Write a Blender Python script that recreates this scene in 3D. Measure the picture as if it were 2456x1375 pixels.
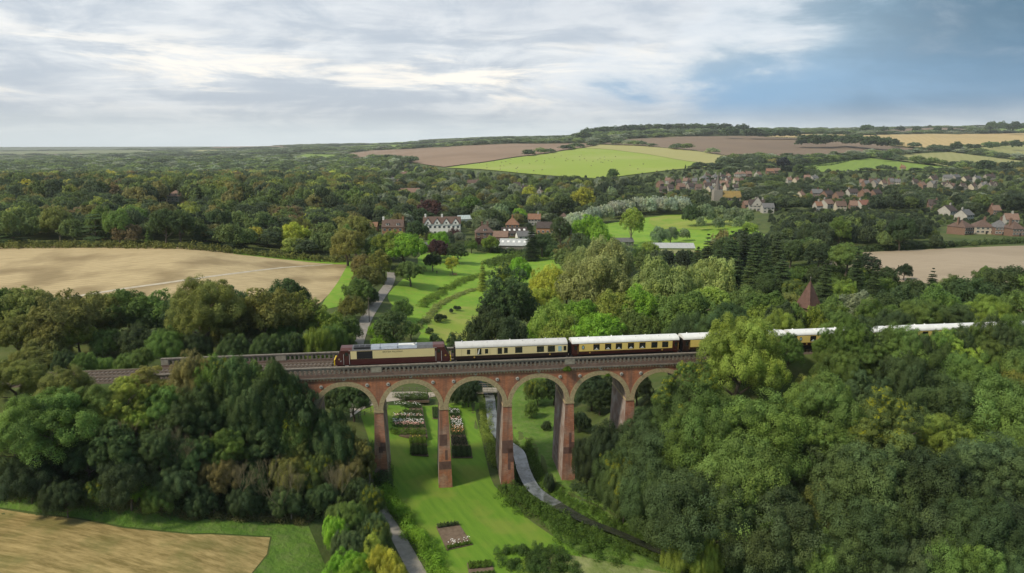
import bpy, math, random
import numpy as np
from mathutils import Vector
from mathutils.geometry import delaunay_2d_cdt
D = bpy.data
for o in list(D.objects): D.objects.remove(o)
sc = bpy.context.scene
COL = sc.collection
rad = math.radians
# ---------------------------------------------------------------- camera
CAMH = 59.2; PITCH = rad(11.8); F = 1637.0
cd = D.cameras.new("Camera"); cam = D.objects.new("Camera", cd); COL.objects.link(cam)
cam.location = (0, 0, CAMH); cam.rotation_euler = (rad(90) - PITCH, 0, 0)
cd.sensor_width = 36; cd.lens = 36 * F / 2456; cd.clip_start = 0.5; cd.clip_end = 60000
sc.camera = cam
sc.render.resolution_x = 1024; sc.render.resolution_y = 573
# ---------------------------------------------------------------- light
SUN_EL, SUN_AZ = 46.0, -118.0      # azimuth from +Y (view direction), negative = left
sun = D.lights.new("Sun", 'SUN'); so = D.objects.new("Sun", sun); COL.objects.link(so)
sun.energy = 2.7; sun.angle = rad(7); sun.color = (1.0, 0.90, 0.70)
sdir = Vector((math.sin(rad(SUN_AZ)) * math.cos(rad(SUN_EL)), math.cos(rad(SUN_AZ)) * math.cos(rad(SUN_EL)), math.sin(rad(SUN_EL))))
so.rotation_euler = sdir.to_track_quat('Z', 'Y').to_euler()
sc.view_settings.view_transform = 'Standard'; sc.view_settings.look = 'None'
sc.view_settings.exposure = 0.38; sc.view_settings.gamma = 1
W = D.worlds.new("World"); sc.world = W; W.use_nodes = True
def build_world():
    nt = W.node_tree; nt.nodes.clear(); N = nt.nodes.new; L = nt.links.new
    def M(op, a, b=None, c=None, clamp=False):
        n = N('ShaderNodeMath'); n.operation = op; n.use_clamp = clamp
        for i, v in enumerate((a, b, c)):
            if v is None: continue
            if isinstance(v, (int, float)): n.inputs[i].default_value = v
            else: L(v, n.inputs[i])
        return n.outputs[0]
    def mix(f, a, b):
        n = N('ShaderNodeMix'); n.data_type = 'RGBA'
        if isinstance(f, (int, float)): n.inputs[0].default_value = f
        else: L(f, n.inputs[0])
        for i, v in ((6, a), (7, b)):
            if isinstance(v, tuple): n.inputs[i].default_value = (*v, 1)
            else: L(v, n.inputs[i])
        return n.outputs[2]
    def ss(x, a, b):
        n = N('ShaderNodeMapRange'); n.interpolation_type = 'SMOOTHSTEP'; L(x, n.inputs[0])
        n.inputs[1].default_value = a; n.inputs[2].default_value = b
        return n.outputs[0]
    def noise(vec, scale, det, rough=0.55, dist=0.0):
        n = N('ShaderNodeTexNoise'); L(vec, n.inputs['Vector']); n.inputs['Scale'].default_value = scale
        n.inputs['Detail'].default_value = det; n.inputs['Roughness'].default_value = rough
        n.inputs['Distortion'].default_value = dist
        return n.outputs['Fac']
    def comb(x, y, z):
        n = N('ShaderNodeCombineXYZ')
        for i, v in enumerate((x, y, z)):
            if isinstance(v, (int, float)): n.inputs[i].default_value = v
            else: L(v, n.inputs[i])
        return n.outputs[0]
    out = N('ShaderNodeOutputWorld'); bg = N('ShaderNodeBackground'); bg.inputs[1].default_value = 0.1
    sky = N('ShaderNodeTexSky'); sky.sky_type = 'NISHITA'; sky.sun_disc = False
    sky.sun_elevation = rad(SUN_EL); sky.sun_rotation = rad(SUN_AZ)
    tc = N('ShaderNodeTexCoord'); sp = N('ShaderNodeSeparateXYZ'); L(tc.outputs['Generated'], sp.inputs[0])
    x, y, z = sp.outputs
    zz = M('MAXIMUM', z, 0.0)
    den = M('ADD', zz, 0.045)
    u = M('DIVIDE', x, den); v = M('DIVIDE', y, den)
    az = M('ARCTAN2', x, y)                     # 0 ahead, + right
    warp = noise(comb(u, v, 0.0), 0.35, 3)
    wv = M('MULTIPLY', M('SUBTRACT', warp, 0.5), 1.4)
    plane = comb(M('ADD', u, wv), M('ADD', M('MULTIPLY', v, 1.0), wv), 3.1)
    # high streaked sheet
    nA = noise(comb(M('MULTIPLY', u, 0.33), M('ADD', v, wv), 1.7), 0.62, 7, 0.6, 0.35)
    nB = noise(plane, 0.9, 8, 0.62, 0.2)
    # angular-space cumulus texture
    angp = comb(M('MULTIPLY', az, 2.2), M('MULTIPLY', z, 6.0), 0.3)
    nC = noise(angp, 1.7, 9, 0.60, 0.35)
    nD = noise(comb(M('MULTIPLY', az, 1.6), M('MULTIPLY', z, 11.0), 5.3), 2.4, 8, 0.62, 0.5)
    nE = noise(comb(M('MULTIPLY', az, 3.0), M('MULTIPLY', z, 10.0), 8.1), 2.6, 10, 0.62, 0.6)
    t = M('ADD', M('MULTIPLY', nA, 0.22), M('ADD', M('MULTIPLY', nD, 0.33), M('MULTIPLY', nE, 0.45)))
    base = mix(ss(t, 0.42, 0.58), (4.5, 5.1, 5.8), (7.2, 7.5, 7.7))
    # a band of warm bright cloud low on the left half
    band = M('MULTIPLY', ss(z, 0.035, 0.075), M('SUBTRACT', 1.0, ss(z, 0.085, 0.16)))
    cum = M('MULTIPLY', band, ss(nD, 0.47, 0.60))
    base = mix(M('MULTIPLY', cum, 0.95), base, (9.8, 9.2, 8.2))
    # upper grey lumps
    up = M('MULTIPLY', ss(z, 0.11, 0.22), ss(M('ADD', M('MULTIPLY', nC, .6), M('MULTIPLY', nE, .4)), 0.42, 0.60))
    base = mix(M('MULTIPLY', up, 0.60), base, (3.9, 4.4, 5.2))
    # darker corner top-left
    lc = M('MULTIPLY', ss(M('MULTIPLY', az, -1.0), 0.42, 0.72), ss(z, 0.13, 0.22))
    base = mix(M('MULTIPLY', lc, M('MULTIPLY', nC, 0.9)), base, (3.1, 3.6, 4.5))
    # clear pale strip by the horizon (real sky)
    hz = M('SUBTRACT', 1.0, ss(z, 0.0, 0.05))
    skyc = mix(0.75, sky.outputs[0], (9.2, 10.4, 10.9))
    base = mix(M('MULTIPLY', hz, 0.85), base, skyc)
    # the rain cloud to the right
    edge = M('ADD', az, M('ADD', M('MULTIPLY', M('SUBTRACT', nC, 0.5), 0.75), M('MULTIPLY', M('SUBTRACT', z, 0.08), -1.5)))
    lift = M('ADD', z, M('MULTIPLY', M('SUBTRACT', nC, 0.5), 0.02))
    storm = M('MULTIPLY', ss(edge, 0.12, 0.34), ss(lift, 0.014, 0.060))
    deep = ss(M('ADD', az, M('MULTIPLY', M('SUBTRACT', nC, 0.5), 0.9)), 0.24, 0.68)
    blue = mix(deep, (3.0, 4.3, 5.4), (0.60, 1.5, 2.4))
    low = M('MULTIPLY', M('SUBTRACT', 1.0, ss(z, 0.05, 0.15)), M('SUBTRACT', 1.0, M('MULTIPLY', deep, 0.5)))
    blue = mix(M('MULTIPLY', low, 0.9), blue, (1.9, 3.9, 6.2))
    puff = M('MULTIPLY', ss(nC, 0.50, 0.68), ss(z, 0.05, 0.14))
    blue = mix(M('MULTIPLY', puff, 0.55), blue, (5.0, 5.8, 6.6))
    base = mix(M('MULTIPLY', storm, 0.97), base, blue)
    # bright rim of cumulus at the storm's edge
    rim = M('MULTIPLY', M('MULTIPLY', ss(edge, 0.10, 0.18), M('SUBTRACT', 1.0, ss(edge, 0.19, 0.30))), M('MULTIPLY', ss(z, 0.03, 0.07), M('SUBTRACT', 1.0, ss(z, 0.15, 0.26))))
    base = mix(M('MULTIPLY', rim, 0.55), base, (7.2, 7.6, 8.0))
    L(base, bg.inputs[0]); L(bg.outputs[0], out.inputs[0])
build_world()
# ---------------------------------------------------------------- helpers
cp, sp_ = math.cos(PITCH), math.sin(PITCH)
def ray(px, py):
    xc = (px - 1228) / F; yc = -(py - 687.5) / F
    dy = cp + yc * sp_; dz = -sp_ + yc * cp
    return xc / dy, dz / dy                 # X and Z per metre of Y
def at(px, py, Y):
    u, r = ray(px, py); return Vector((u * Y, Y, CAMH + r * Y))
def proj(X, Y, Z):
    rz = Z - CAMH; zc = Y * cp - rz * sp_; yc = Y * sp_ + rz * cp
    return 1228 + F * X / zc, 687.5 - F * yc / zc
def sstep(x, a, b):
    t = np.clip((x - a) / (b - a), 0, 1); return t * t * (3 - 2 * t)
TH = rad(7.5); VO = (0.0, 112.0); cT, sT = math.cos(TH), math.sin(TH)
def loc_st(X, Y): return (X - VO[0]) * cT + (Y - VO[1]) * sT, -(X - VO[0]) * sT + (Y - VO[1]) * cT
def st_xy(s, t): return VO[0] + s * cT - t * sT, VO[1] + s * sT + t * cT
RAIL = 21.8; AB_L, AB_R = -60.0, 46.0
# far terrain: columns of ground heights (number = z, 'p' = the picture row the ground reaches there)
P = lambda v: ('p', v)
cols = {
 -900: [(40,10),(200,13),(300,15),(400,12),(600,8),(900,2),(1300,-6),(2000,P(392)),(3000,P(378)),(4500,P(368)),(7000,P(361)),(11000,P(358))],
 0:    [(40,10),(200,14),(290,17),(400,13),(600,12),(900,3),(1300,-6),(2000,P(396)),(3000,P(382)),(4500,P(371)),(7000,P(362)),(11000,P(359))],
 400:  [(40,10),(200,14),(290,17.5),(400,12),(600,10),(900,4),(1300,-4),(2000,P(392)),(3000,P(378)),(4500,P(367)),(7000,P(357)),(11000,P(356))],
 800:  [(40,3),(200,6),(290,9),(400,6),(600,4),(900,3),(1300,P(420)),(2000,P(386)),(2600,P(372)),(3500,P(360)),(5000,P(350)),(8000,P(347)),(11000,P(350))],
 1228: [(40,0),(300,0),(390,0),(600,3),(900,P(437)),(1100,P(414)),(1500,P(378)),(2000,P(352)),(2600,P(341)),(4000,P(333)),(6500,P(331)),(11000,P(338))],
 1600: [(40,0),(300,0),(390,0),(600,4),(900,P(430)),(1100,P(406)),(1500,P(372)),(2000,P(342)),(2400,P(325)),(2900,P(321)),(4000,P(326)),(7000,P(330)),(11000,P(334))],
 2000: [(40,5),(200,6),(300,7),(400,8),(600,P(496)),(800,P(452)),(1000,P(420)),(1300,P(397)),(1800,P(360)),(2300,P(333)),(3000,P(318)),(4000,P(311)),(7000,P(318)),(11000,P(326))],
 2456: [(40,8),(200,11),(300,12),(450,P(548)),(600,P(502)),(800,P(455)),(1000,P(425)),(1300,P(405)),(1700,P(380)),(2300,P(346)),(3000,P(320)),(4000,P(304)),(7000,P(312)),(11000,P(322))],
 3400: [(40,10),(200,13),(300,14),(450,P(548)),(600,P(502)),(800,P(455)),(1000,P(425)),(1300,P(405)),(1700,P(380)),(2300,P(346)),(3000,P(320)),(4000,P(306)),(7000,P(312)),(11000,P(322))],
}
LY = np.linspace(math.log(40), math.log(11000), 140)
cu, ct = [], []
for k in sorted(cols):
    ys = []; zs = []
    for Y, v in cols[k]:
        if isinstance(v, tuple): v = CAMH + ray(1228, v[1])[1] * Y
        ys.append(math.log(Y)); zs.append(v)
    a = np.interp(LY, ys, zs)
    for _ in range(2): a[1:-1] = (a[:-2] + 2 * a[1:-1] + a[2:]) / 4
    cu.append((k - 1228) / 1660.0); ct.append(a)
cu = np.array(cu); ct = np.array(ct)
nx = np.array([-400, -120, -85, -60, -42, -30, -20, -12, 28, 40, 55, 75, 110, 200, 400.])
nz = np.array([11, 11, 10, 8.5, 6, 3.2, .6, 0, 0, 1.2, 4, 7, 10, 12, 13.])
RIV_PX = [(1010,850),(1075,880),(1140,912),(1172,945),(1178,985),(1188,1030),(1215,1062),(1243,1085),(1257,1130),(1283,1175),(1335,1210),(1400,1246),(1480,1277),(1560,1312),(1640,1347),(1720,1385),(1830,1440)]
def flat(px, py, z=0.0):
    u, r = ray(px, py); Y = (z - CAMH) / r; return (u * Y, Y)
RIV = np.array([flat(a, b, -.6) for a, b in RIV_PX])
def seg_dist(X, Y, pl):
    d = np.full(np.shape(X), 1e9)
    for (x0, y0), (x1, y1) in zip(pl[:-1], pl[1:]):
        vx, vy = x1 - x0, y1 - y0; L2 = vx * vx + vy * vy + 1e-9
        t = np.clip(((X - x0) * vx + (Y - y0) * vy) / L2, 0, 1)
        d = np.minimum(d, np.hypot(X - x0 - t * vx, Y - y0 - t * vy))
    return d
def tz(X, Y):
    X = np.asarray(X, float); Y = np.asarray(Y, float)
    r = np.hypot(X, Y); Ye = np.maximum(Y, r * .42); Ye = np.clip(Ye, 40, 11000)
    u = np.clip(X / np.maximum(Ye, 1), cu[0], cu[-1])
    i = np.clip(np.searchsorted(cu, u) - 1, 0, len(cu) - 2)
    f = (u - cu[i]) / (cu[i + 1] - cu[i]); f = f * f * (3 - 2 * f) * .6 + f * .4
    ly = (np.log(Ye) - LY[0]) / (LY[1] - LY[0]); j = np.clip(ly.astype(int), 0, len(LY) - 2); g = np.clip(ly - j, 0, 1)
    zf = (ct[i, j] * (1 - g) + ct[i, j + 1] * g) * (1 - f) + (ct[i + 1, j] * (1 - g) + ct[i + 1, j + 1] * g) * f
    zn = np.interp(X, nx, nz)
    w = sstep(Ye, 165, 270); z = zn * (1 - w) + zf * w
    # embankment
    s, t = loc_st(X, Y); t = t - 4.4
    ds = np.maximum(0, np.minimum(s - AB_L, AB_R - s)); dd = np.hypot(ds, np.maximum(0, np.abs(t) - 4.6))
    ez = RAIL - .45 - dd / 1.35
    lim = sstep(np.abs(s), 260, 330)
    z = np.maximum(z, ez * (1 - lim) + z * lim)
    # river bed
    near = (Ye < 300) & (X > -60) & (X < 90)
    if np.any(near):
        dr = seg_dist(X, Y, RIV)
        z = z - np.where(near, 1.5 * (1 - sstep(dr, 1.2, 4.2)), 0)
    # gentle swell
    k = sstep(Ye, 150, 300)
    z = z + k * (np.sin(X * .021 + 1) * np.cos(Y * .017) * .8)
    z = z - np.maximum(0, r - 11000) * .002
    return z
def tz1(x, y): return float(tz(np.array([x]), np.array([y]))[0])
_YS = np.exp(np.linspace(math.log(45), math.log(10800), 2600))
def G(px, py):
    "the point of the ground seen at a pixel"
    u, r = ray(px, py); Z = tz(u * _YS, _YS) - (CAMH + r * _YS)
    k = int(np.argmax(Z > 0)) if np.any(Z > 0) else int(np.argmax(Z))
    if k == 0: return Vector((u * _YS[0], _YS[0], tz1(u * _YS[0], _YS[0])))
    a = Z[k - 1] / (Z[k - 1] - Z[k]) if Z[k] > 0 else 1
    Y = _YS[k - 1] + a * (_YS[k] - _YS[k - 1])
    return Vector((u * Y, Y, tz1(u * Y, Y)))
def tag(o, label=None, cat=None, group=None, kind=None):
    if label: o['label'] = label
    if cat: o['category'] = cat
    if group: o['group'] = group
    if kind: o['kind'] = kind
    return o
def empty(name, loc=(0, 0, 0), rz=0):
    o = D.objects.new(name, None); COL.objects.link(o); o.location = loc; o.rotation_euler = (0, 0, rz); o.empty_display_size = .5
    return o
def link(name, me, mats, parent=None):
    if not isinstance(mats, (list, tuple)): mats = [mats]
    if len(me.materials) == 0:
        for m in mats: me.materials.append(m)
    o = D.objects.new(name, me); COL.objects.link(o)
    if parent: o.parent = parent
    return o
def np_mesh(name, V, Fq, nper=4, attr=None, mi=None, smooth=False):
    me = D.meshes.new(name); V = np.asarray(V, np.float32); Fq = np.asarray(Fq, np.int32).reshape(-1, nper)
    me.vertices.add(len(V)); me.vertices.foreach_set('co', V.ravel())
    me.loops.add(Fq.size); me.loops.foreach_set('vertex_index', Fq.ravel())
    me.polygons.add(len(Fq)); me.polygons.foreach_set('loop_start', np.arange(0, Fq.size, nper, dtype=np.int32))
    if attr:
        for an, av in attr.items():
            a = me.attributes.new(an, 'FLOAT', 'POINT'); a.data.foreach_set('value', np.asarray(av, np.float32))
    if mi is not None: me.polygons.foreach_set('material_index', np.asarray(mi, np.int32))
    me.update(calc_edges=True)
    if smooth: me.polygons.foreach_set('use_smooth', np.ones(len(Fq), bool))
    return me
class MB:
    def __init__(s): s.v = []; s.f = []
    def quad(s, *p):
        i = len(s.v); s.v += [tuple(q) for q in p]; s.f.append(tuple(range(i, i + len(p)))); return s
    def box(s, x0, x1, y0, y1, z0, z1):
        i = len(s.v)
        s.v += [(x0,y0,z0),(x1,y0,z0),(x1,y1,z0),(x0,y1,z0),(x0,y0,z1),(x1,y0,z1),(x1,y1,z1),(x0,y1,z1)]
        s.f += [tuple(i + k for k in q) for q in ((0,3,2,1),(4,5,6,7),(0,1,5,4),(1,2,6,5),(2,3,7,6),(3,0,4,7))]
        return s
    def hexa(s, b, t):
        i = len(s.v); s.v += [tuple(p) for p in b] + [tuple(p) for p in t]; n = len(b)
        s.f.append(tuple(i + n - 1 - k for k in range(n))); s.f.append(tuple(i + n + k for k in range(n)))
        for k in range(n): s.f.append((i + k, i + (k + 1) % n, i + n + (k + 1) % n, i + n + k))
        return s
    def prism(s, prof, a, b, axis='x'):
        "extrude a 2-D profile along x (profile is y,z), y (x,z) or z (x,y)"
        def pt(p, q):
            return (q, p[0], p[1]) if axis == 'x' else ((p[0], q, p[1]) if axis == 'y' else (p[0], p[1], q))
        return s.hexa([pt(p, a) for p in prof], [pt(p, b) for p in prof])
    def tube(s, p0, p1, r0, r1, n=6):
        p0, p1 = Vector(p0), Vector(p1); d = (p1 - p0)
        if d.length < 1e-6: return s
        d.normalize(); a = d.orthogonal().normalized(); b = d.cross(a)
        r = [(math.cos(2 * math.pi * k / n), math.sin(2 * math.pi * k / n)) for k in range(n)]
        return s.hexa([p0 + (a * c + b * q) * r0 for c, q in r], [p1 + (a * c + b * q) * r1 for c, q in r])
    def disc(s, c, r, axis='y', th=.05, n=16):
        c = Vector(c); d = {'x': Vector((1,0,0)), 'y': Vector((0,1,0)), 'z': Vector((0,0,1))}[axis] * th / 2
        return s.tube(c - d, c + d, r, r, n)
    def mesh(s, name):
        me = D.meshes.new(name); me.from_pydata(s.v, [], s.f); me.update(); return me
    def build(s, name, mat, parent=None, label=None, smooth=False):
        me = s.mesh(name)
        if smooth: me.shade_smooth()
        o = link(name, me, mat, parent)
        if label: o['label'] = label
        return o
def text_mesh(name, txt, size, mat, parent, loc, rot, space=1.0, ext=.01):
    c = D.curves.new(name, 'FONT'); c.body = txt; c.size = size; c.extrude = ext; c.space_character = space; c.align_x = 'CENTER'
    t = D.objects.new('t', c); COL.objects.link(t)
    me = D.meshes.new_from_object(t.evaluated_get(bpy.context.evaluated_depsgraph_get()))
    D.objects.remove(t); D.curves.remove(c); me.materials.clear()
    o = link(name, me, mat, parent); o.location = loc; o.rotation_euler = rot
    return o
# ---------------------------------------------------------------- materials
def mat(name, c1, c2=None, scale=1.0, rough=.8, detail=6, spec=.3, metal=0, coord='Object', lo=.35, hi=.65, bump=0, bscale=None, c3=None, s3=8, a3=.4, stretch=None):
    m = D.materials.new(name); m.use_nodes = True; nt = m.node_tree; bs = nt.nodes['Principled BSDF']
    bs.inputs['Roughness'].default_value = rough; bs.inputs['Specular IOR Level'].default_value = spec; bs.inputs['Metallic'].default_value = metal
    bs.inputs['Base Color'].default_value = (*c1, 1)
    if c2 is None and not bump: return m
    N = nt.nodes.new; L = nt.links.new
    if coord == 'World': vec = N('ShaderNodeNewGeometry').outputs['Position']
    else: vec = N('ShaderNodeTexCoord').outputs['Object']
    if stretch:
        mp = N('ShaderNodeMapping'); L(vec, mp.inputs[0]); mp.inputs['Scale'].default_value = stretch[:3]
        if len(stretch) > 3: mp.inputs['Rotation'].default_value = (0, 0, stretch[3])
        vec2 = mp.outputs[0]
    else: vec2 = vec
    def noise(v, s, d):
        n = N('ShaderNodeTexNoise'); L(v, n.inputs['Vector']); n.inputs['Scale'].default_value = s; n.inputs['Detail'].default_value = d; n.inputs['Roughness'].default_value = .62
        return n.outputs['Fac']
    def ramp(fac, a, b):
        r = N('ShaderNodeMapRange'); L(fac, r.inputs[0]); r.inputs[1].default_value = a; r.inputs[2].default_value = b; return r.outputs[0]
    def mixc(f, a, b):
        x = N('ShaderNodeMix'); x.data_type = 'RGBA'; L(f, x.inputs[0])
        for i, v in ((6, a), (7, b)):
            if isinstance(v, tuple): x.inputs[i].default_value = (*v, 1)
            else: L(v, x.inputs[i])
        return x.outputs[2]
    if c2 is not None:
        c = mixc(ramp(noise(vec2, scale, detail), lo, hi), c1, c2)
        if c3 is not None:
            f = N('ShaderNodeMath'); f.operation = 'MULTIPLY'; f.inputs[1].default_value = a3; L(ramp(noise(vec, s3, 5), .45, .68), f.inputs[0])
            c = mixc(f.outputs[0], c, c3)
        L(c, bs.inputs['Base Color'])
    if bump:
        b = N('ShaderNodeBump'); b.inputs['Strength'].default_value = 1; b.inputs['Distance'].default_value = bump
        L(noise(vec, bscale or scale * 4, 6), b.inputs['Height']); L(b.outputs[0], bs.inputs['Normal'])
    return m
def field_mat(name, c1, c2, ang, period, c3=None, patch=.02, row=.5, fine=None, pa=.6, br=(.3, .7)):
    "ground cover with tractor lines: bands every `period` metres, patches, fine grain"
    m = D.materials.new(name); m.use_nodes = True; nt = m.node_tree; bs = nt.nodes['Principled BSDF']; N = nt.nodes.new; L = nt.links.new
    bs.inputs['Roughness'].default_value = .9; bs.inputs['Specular IOR Level'].default_value = .15
    pos = N('ShaderNodeNewGeometry').outputs['Position']
    mp = N('ShaderNodeMapping'); mp.inputs['Rotation'].default_value = (0, 0, ang); L(pos, mp.inputs[0])
    wv = N('ShaderNodeTexWave'); wv.bands_direction = 'X'; L(mp.outputs[0], wv.inputs['Vector'])
    wv.inputs['Scale'].default_value = 0.314 / period; wv.inputs['Distortion'].default_value = 1.6; wv.inputs['Detail'].default_value = 2; wv.inputs['Detail Scale'].default_value = .6
    n1 = N('ShaderNodeTexNoise'); L(pos, n1.inputs['Vector']); n1.inputs['Scale'].default_value = patch; n1.inputs['Detail'].default_value = 6
    mp2 = N('ShaderNodeMapping'); mp2.inputs['Scale'].default_value = (1, .12, 1); L(mp.outputs[0], mp2.inputs[0])
    n2 = N('ShaderNodeTexNoise'); L(mp2.outputs[0], n2.inputs['Vector']); n2.inputs['Scale'].default_value = fine or 1.2 / period; n2.inputs['Detail'].default_value = 8; n2.inputs['Roughness'].default_value = .7
    def rng(f, a, b, c=0., d=1.):
        r = N('ShaderNodeMapRange'); L(f, r.inputs[0]); r.inputs[1].default_value = a; r.inputs[2].default_value = b; r.inputs[3].default_value = c; r.inputs[4].default_value = d; return r.outputs[0]
    def mixc(f, a, b):
        x = N('ShaderNodeMix'); x.data_type = 'RGBA'; L(f, x.inputs[0])
        for i, v in ((6, a), (7, b)):
            if isinstance(v, tuple): x.inputs[i].default_value = (*v, 1)
            else: L(v, x.inputs[i])
        return x.outputs[2]
    a = N('ShaderNodeMath'); a.operation = 'MULTIPLY'; L(wv.outputs['Fac'], a.inputs[0]); a.inputs[1].default_value = row
    b = N('ShaderNodeMath'); b.operation = 'MULTIPLY'; L(rng(n2.outputs['Fac'], *br), b.inputs[0]); b.inputs[1].default_value = 1 - row
    s = N('ShaderNodeMath'); L(a.outputs[0], s.inputs[0]); L(b.outputs[0], s.inputs[1])
    c = mixc(s.outputs[0], c1, c2)
    if c3: c = mixc(rng(n1.outputs['Fac'], .48, .64, 0, pa), c, c3)
    L(c, bs.inputs['Base Color'])
    return m
def leaf_mat(name, tips=False, inst=False, const=None):
    m = D.materials.new(name); m.use_nodes = True; nt = m.node_tree; nt.nodes.clear(); N = nt.nodes.new; L = nt.links.new
    out = N('ShaderNodeOutputMaterial'); bs = N('ShaderNodeBsdfPrincipled'); tr = N('ShaderNodeBsdfTranslucent'); mx = N('ShaderNodeMixShader')
    bs.inputs['Roughness'].default_value = .65; bs.inputs['Specular IOR Level'].default_value = .12; mx.inputs[0].default_value = .42
    if const: tint = N('ShaderNodeRGB'); tint.outputs[0].default_value = (*const, 1); tc = tint.outputs[0]
    elif inst: tint = N('ShaderNodeAttribute'); tint.attribute_type = 'INSTANCER'; tint.attribute_name = 'tint'; tc = tint.outputs['Color']
    else: tint = N('ShaderNodeObjectInfo'); tc = tint.outputs['Color']
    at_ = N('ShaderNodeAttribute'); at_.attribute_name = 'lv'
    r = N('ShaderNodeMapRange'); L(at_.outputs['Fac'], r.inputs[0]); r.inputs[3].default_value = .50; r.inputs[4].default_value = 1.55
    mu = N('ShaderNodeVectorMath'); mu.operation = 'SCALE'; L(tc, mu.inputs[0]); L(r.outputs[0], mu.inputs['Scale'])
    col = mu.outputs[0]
    # warmer in some clumps
    wm = N('ShaderNodeMix'); wm.data_type = 'RGBA'; wm.blend_type = 'MULTIPLY'; at2 = N('ShaderNodeAttribute'); at2.attribute_name = 'lh'
    L(at2.outputs['Fac'], wm.inputs[0]); L(col, wm.inputs[6]); wm.inputs[7].default_value = (1.16, 1.06, .80, 1); col = wm.outputs[2]
    if tips:
        at3 = N('ShaderNodeAttribute'); at3.attribute_name = 'lt'; m3 = N('ShaderNodeMix'); m3.data_type = 'RGBA'
        L(at3.outputs['Fac'], m3.inputs[0]); L(col, m3.inputs[6]); m3.inputs[7].default_value = (.34, .36, .035, 1); col = m3.outputs[2]
    L(col, bs.inputs['Base Color']); L(col, tr.inputs['Color'])
    L(bs.outputs[0], mx.inputs[1]); L(tr.outputs[0], mx.inputs[2]); L(mx.outputs[0], out.inputs[0])
    return m
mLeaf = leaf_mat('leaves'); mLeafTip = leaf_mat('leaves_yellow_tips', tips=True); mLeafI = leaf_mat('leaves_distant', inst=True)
mBark = mat('bark', (.10,.08,.06), (.19,.16,.12), 3, .9)
mPaleBark = mat('pale_bark', (.26,.23,.17), (.38,.35,.27), 3, .9)
def brick_mat(name, ca, cb, cm, c3, a3=.5, s3=.35):
    m = mat(name, ca, cb, .9, .9, c3=c3, s3=s3, a3=a3, detail=8, bump=.01, bscale=6)
    nt = m.node_tree; N = nt.nodes.new; L = nt.links.new; bs = nt.nodes['Principled BSDF']; src = bs.inputs['Base Color'].links[0].from_socket
    geo = N('ShaderNodeTexCoord'); mp = N('ShaderNodeMapping'); mp.inputs['Rotation'].default_value = (rad(90), 0, 0); L(geo.outputs['Object'], mp.inputs[0])
    b = N('ShaderNodeTexBrick'); L(mp.outputs[0], b.inputs['Vector']); b.inputs['Scale'].default_value = 1.0; b.inputs['Brick Width'].default_value = .44; b.inputs['Row Height'].default_value = .15; b.inputs['Mortar Size'].default_value = .018
    b.inputs['Color1'].default_value = (1, 1, 1, 1); b.inputs['Color2'].default_value = (.62, .60, .62, 1); b.inputs['Mortar'].default_value = (*cm, 1)
    x = N('ShaderNodeMix'); x.data_type = 'RGBA'; x.blend_type = 'MULTIPLY'; x.inputs[0].default_value = .8; L(src, x.inputs[6]); L(b.outputs['Color'], x.inputs[7]); L(x.outputs[2], bs.inputs['Base Color'])
    # vertical water staining
    mp2 = N('ShaderNodeMapping'); mp2.inputs['Scale'].default_value = (1.6, 1.6, .16); L(geo.outputs['Object'], mp2.inputs[0])
    n = N('ShaderNodeTexNoise'); n.inputs['Scale'].default_value = .8; n.inputs['Detail'].default_value = 7; L(mp2.outputs[0], n.inputs['Vector'])
    r = N('ShaderNodeMapRange'); L(n.outputs['Fac'], r.inputs[0]); r.inputs[1].default_value = .44; r.inputs[2].default_value = .70; r.inputs[4].default_value = .8
    y = N('ShaderNodeMix'); y.data_type = 'RGBA'; L(r.outputs[0], y.inputs[0]); L(x.outputs[2], y.inputs[6]); y.inputs[7].default_value = (.17, .105, .08, 1); L(y.outputs[2], bs.inputs['Base Color'])
    return m
mBrick = brick_mat('red_brick', (.56,.225,.115), (.43,.175,.10), (.80,.76,.72), (.50,.27,.18))
mBrickPier = brick_mat('pier_brick', (.54,.22,.12), (.40,.165,.10), (.85,.8,.75), (.48,.38,.31), .75, .3)
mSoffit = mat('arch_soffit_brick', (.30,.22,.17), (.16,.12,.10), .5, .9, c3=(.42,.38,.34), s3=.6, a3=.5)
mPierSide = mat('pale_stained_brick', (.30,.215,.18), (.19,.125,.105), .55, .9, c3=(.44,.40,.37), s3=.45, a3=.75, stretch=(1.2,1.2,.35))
mRing = mat('yellow_brick', (.50,.40,.23), (.38,.29,.17), 2.4, .9, c3=(.18,.14,.09), s3=3, a3=.5)
mCop = mat('weathered_coping', (.135,.115,.10), (.23,.20,.165), 2, .9, c3=(.34,.32,.28), s3=5, a3=.3)
mCopPale = mat('pale_stone', (.36,.33,.27), (.25,.22,.18), 3, .9)
mBallast = mat('ballast', (.075,.058,.045), (.135,.105,.08), 8, .95, bump=.05, bscale=6)
mRail = mat('rail_steel', (.22,.16,.12), (.30,.25,.21), 4, .5, metal=.3)
mSleeper = mat('concrete_sleeper', (.12,.10,.085), (.18,.15,.125), 5)
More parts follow.
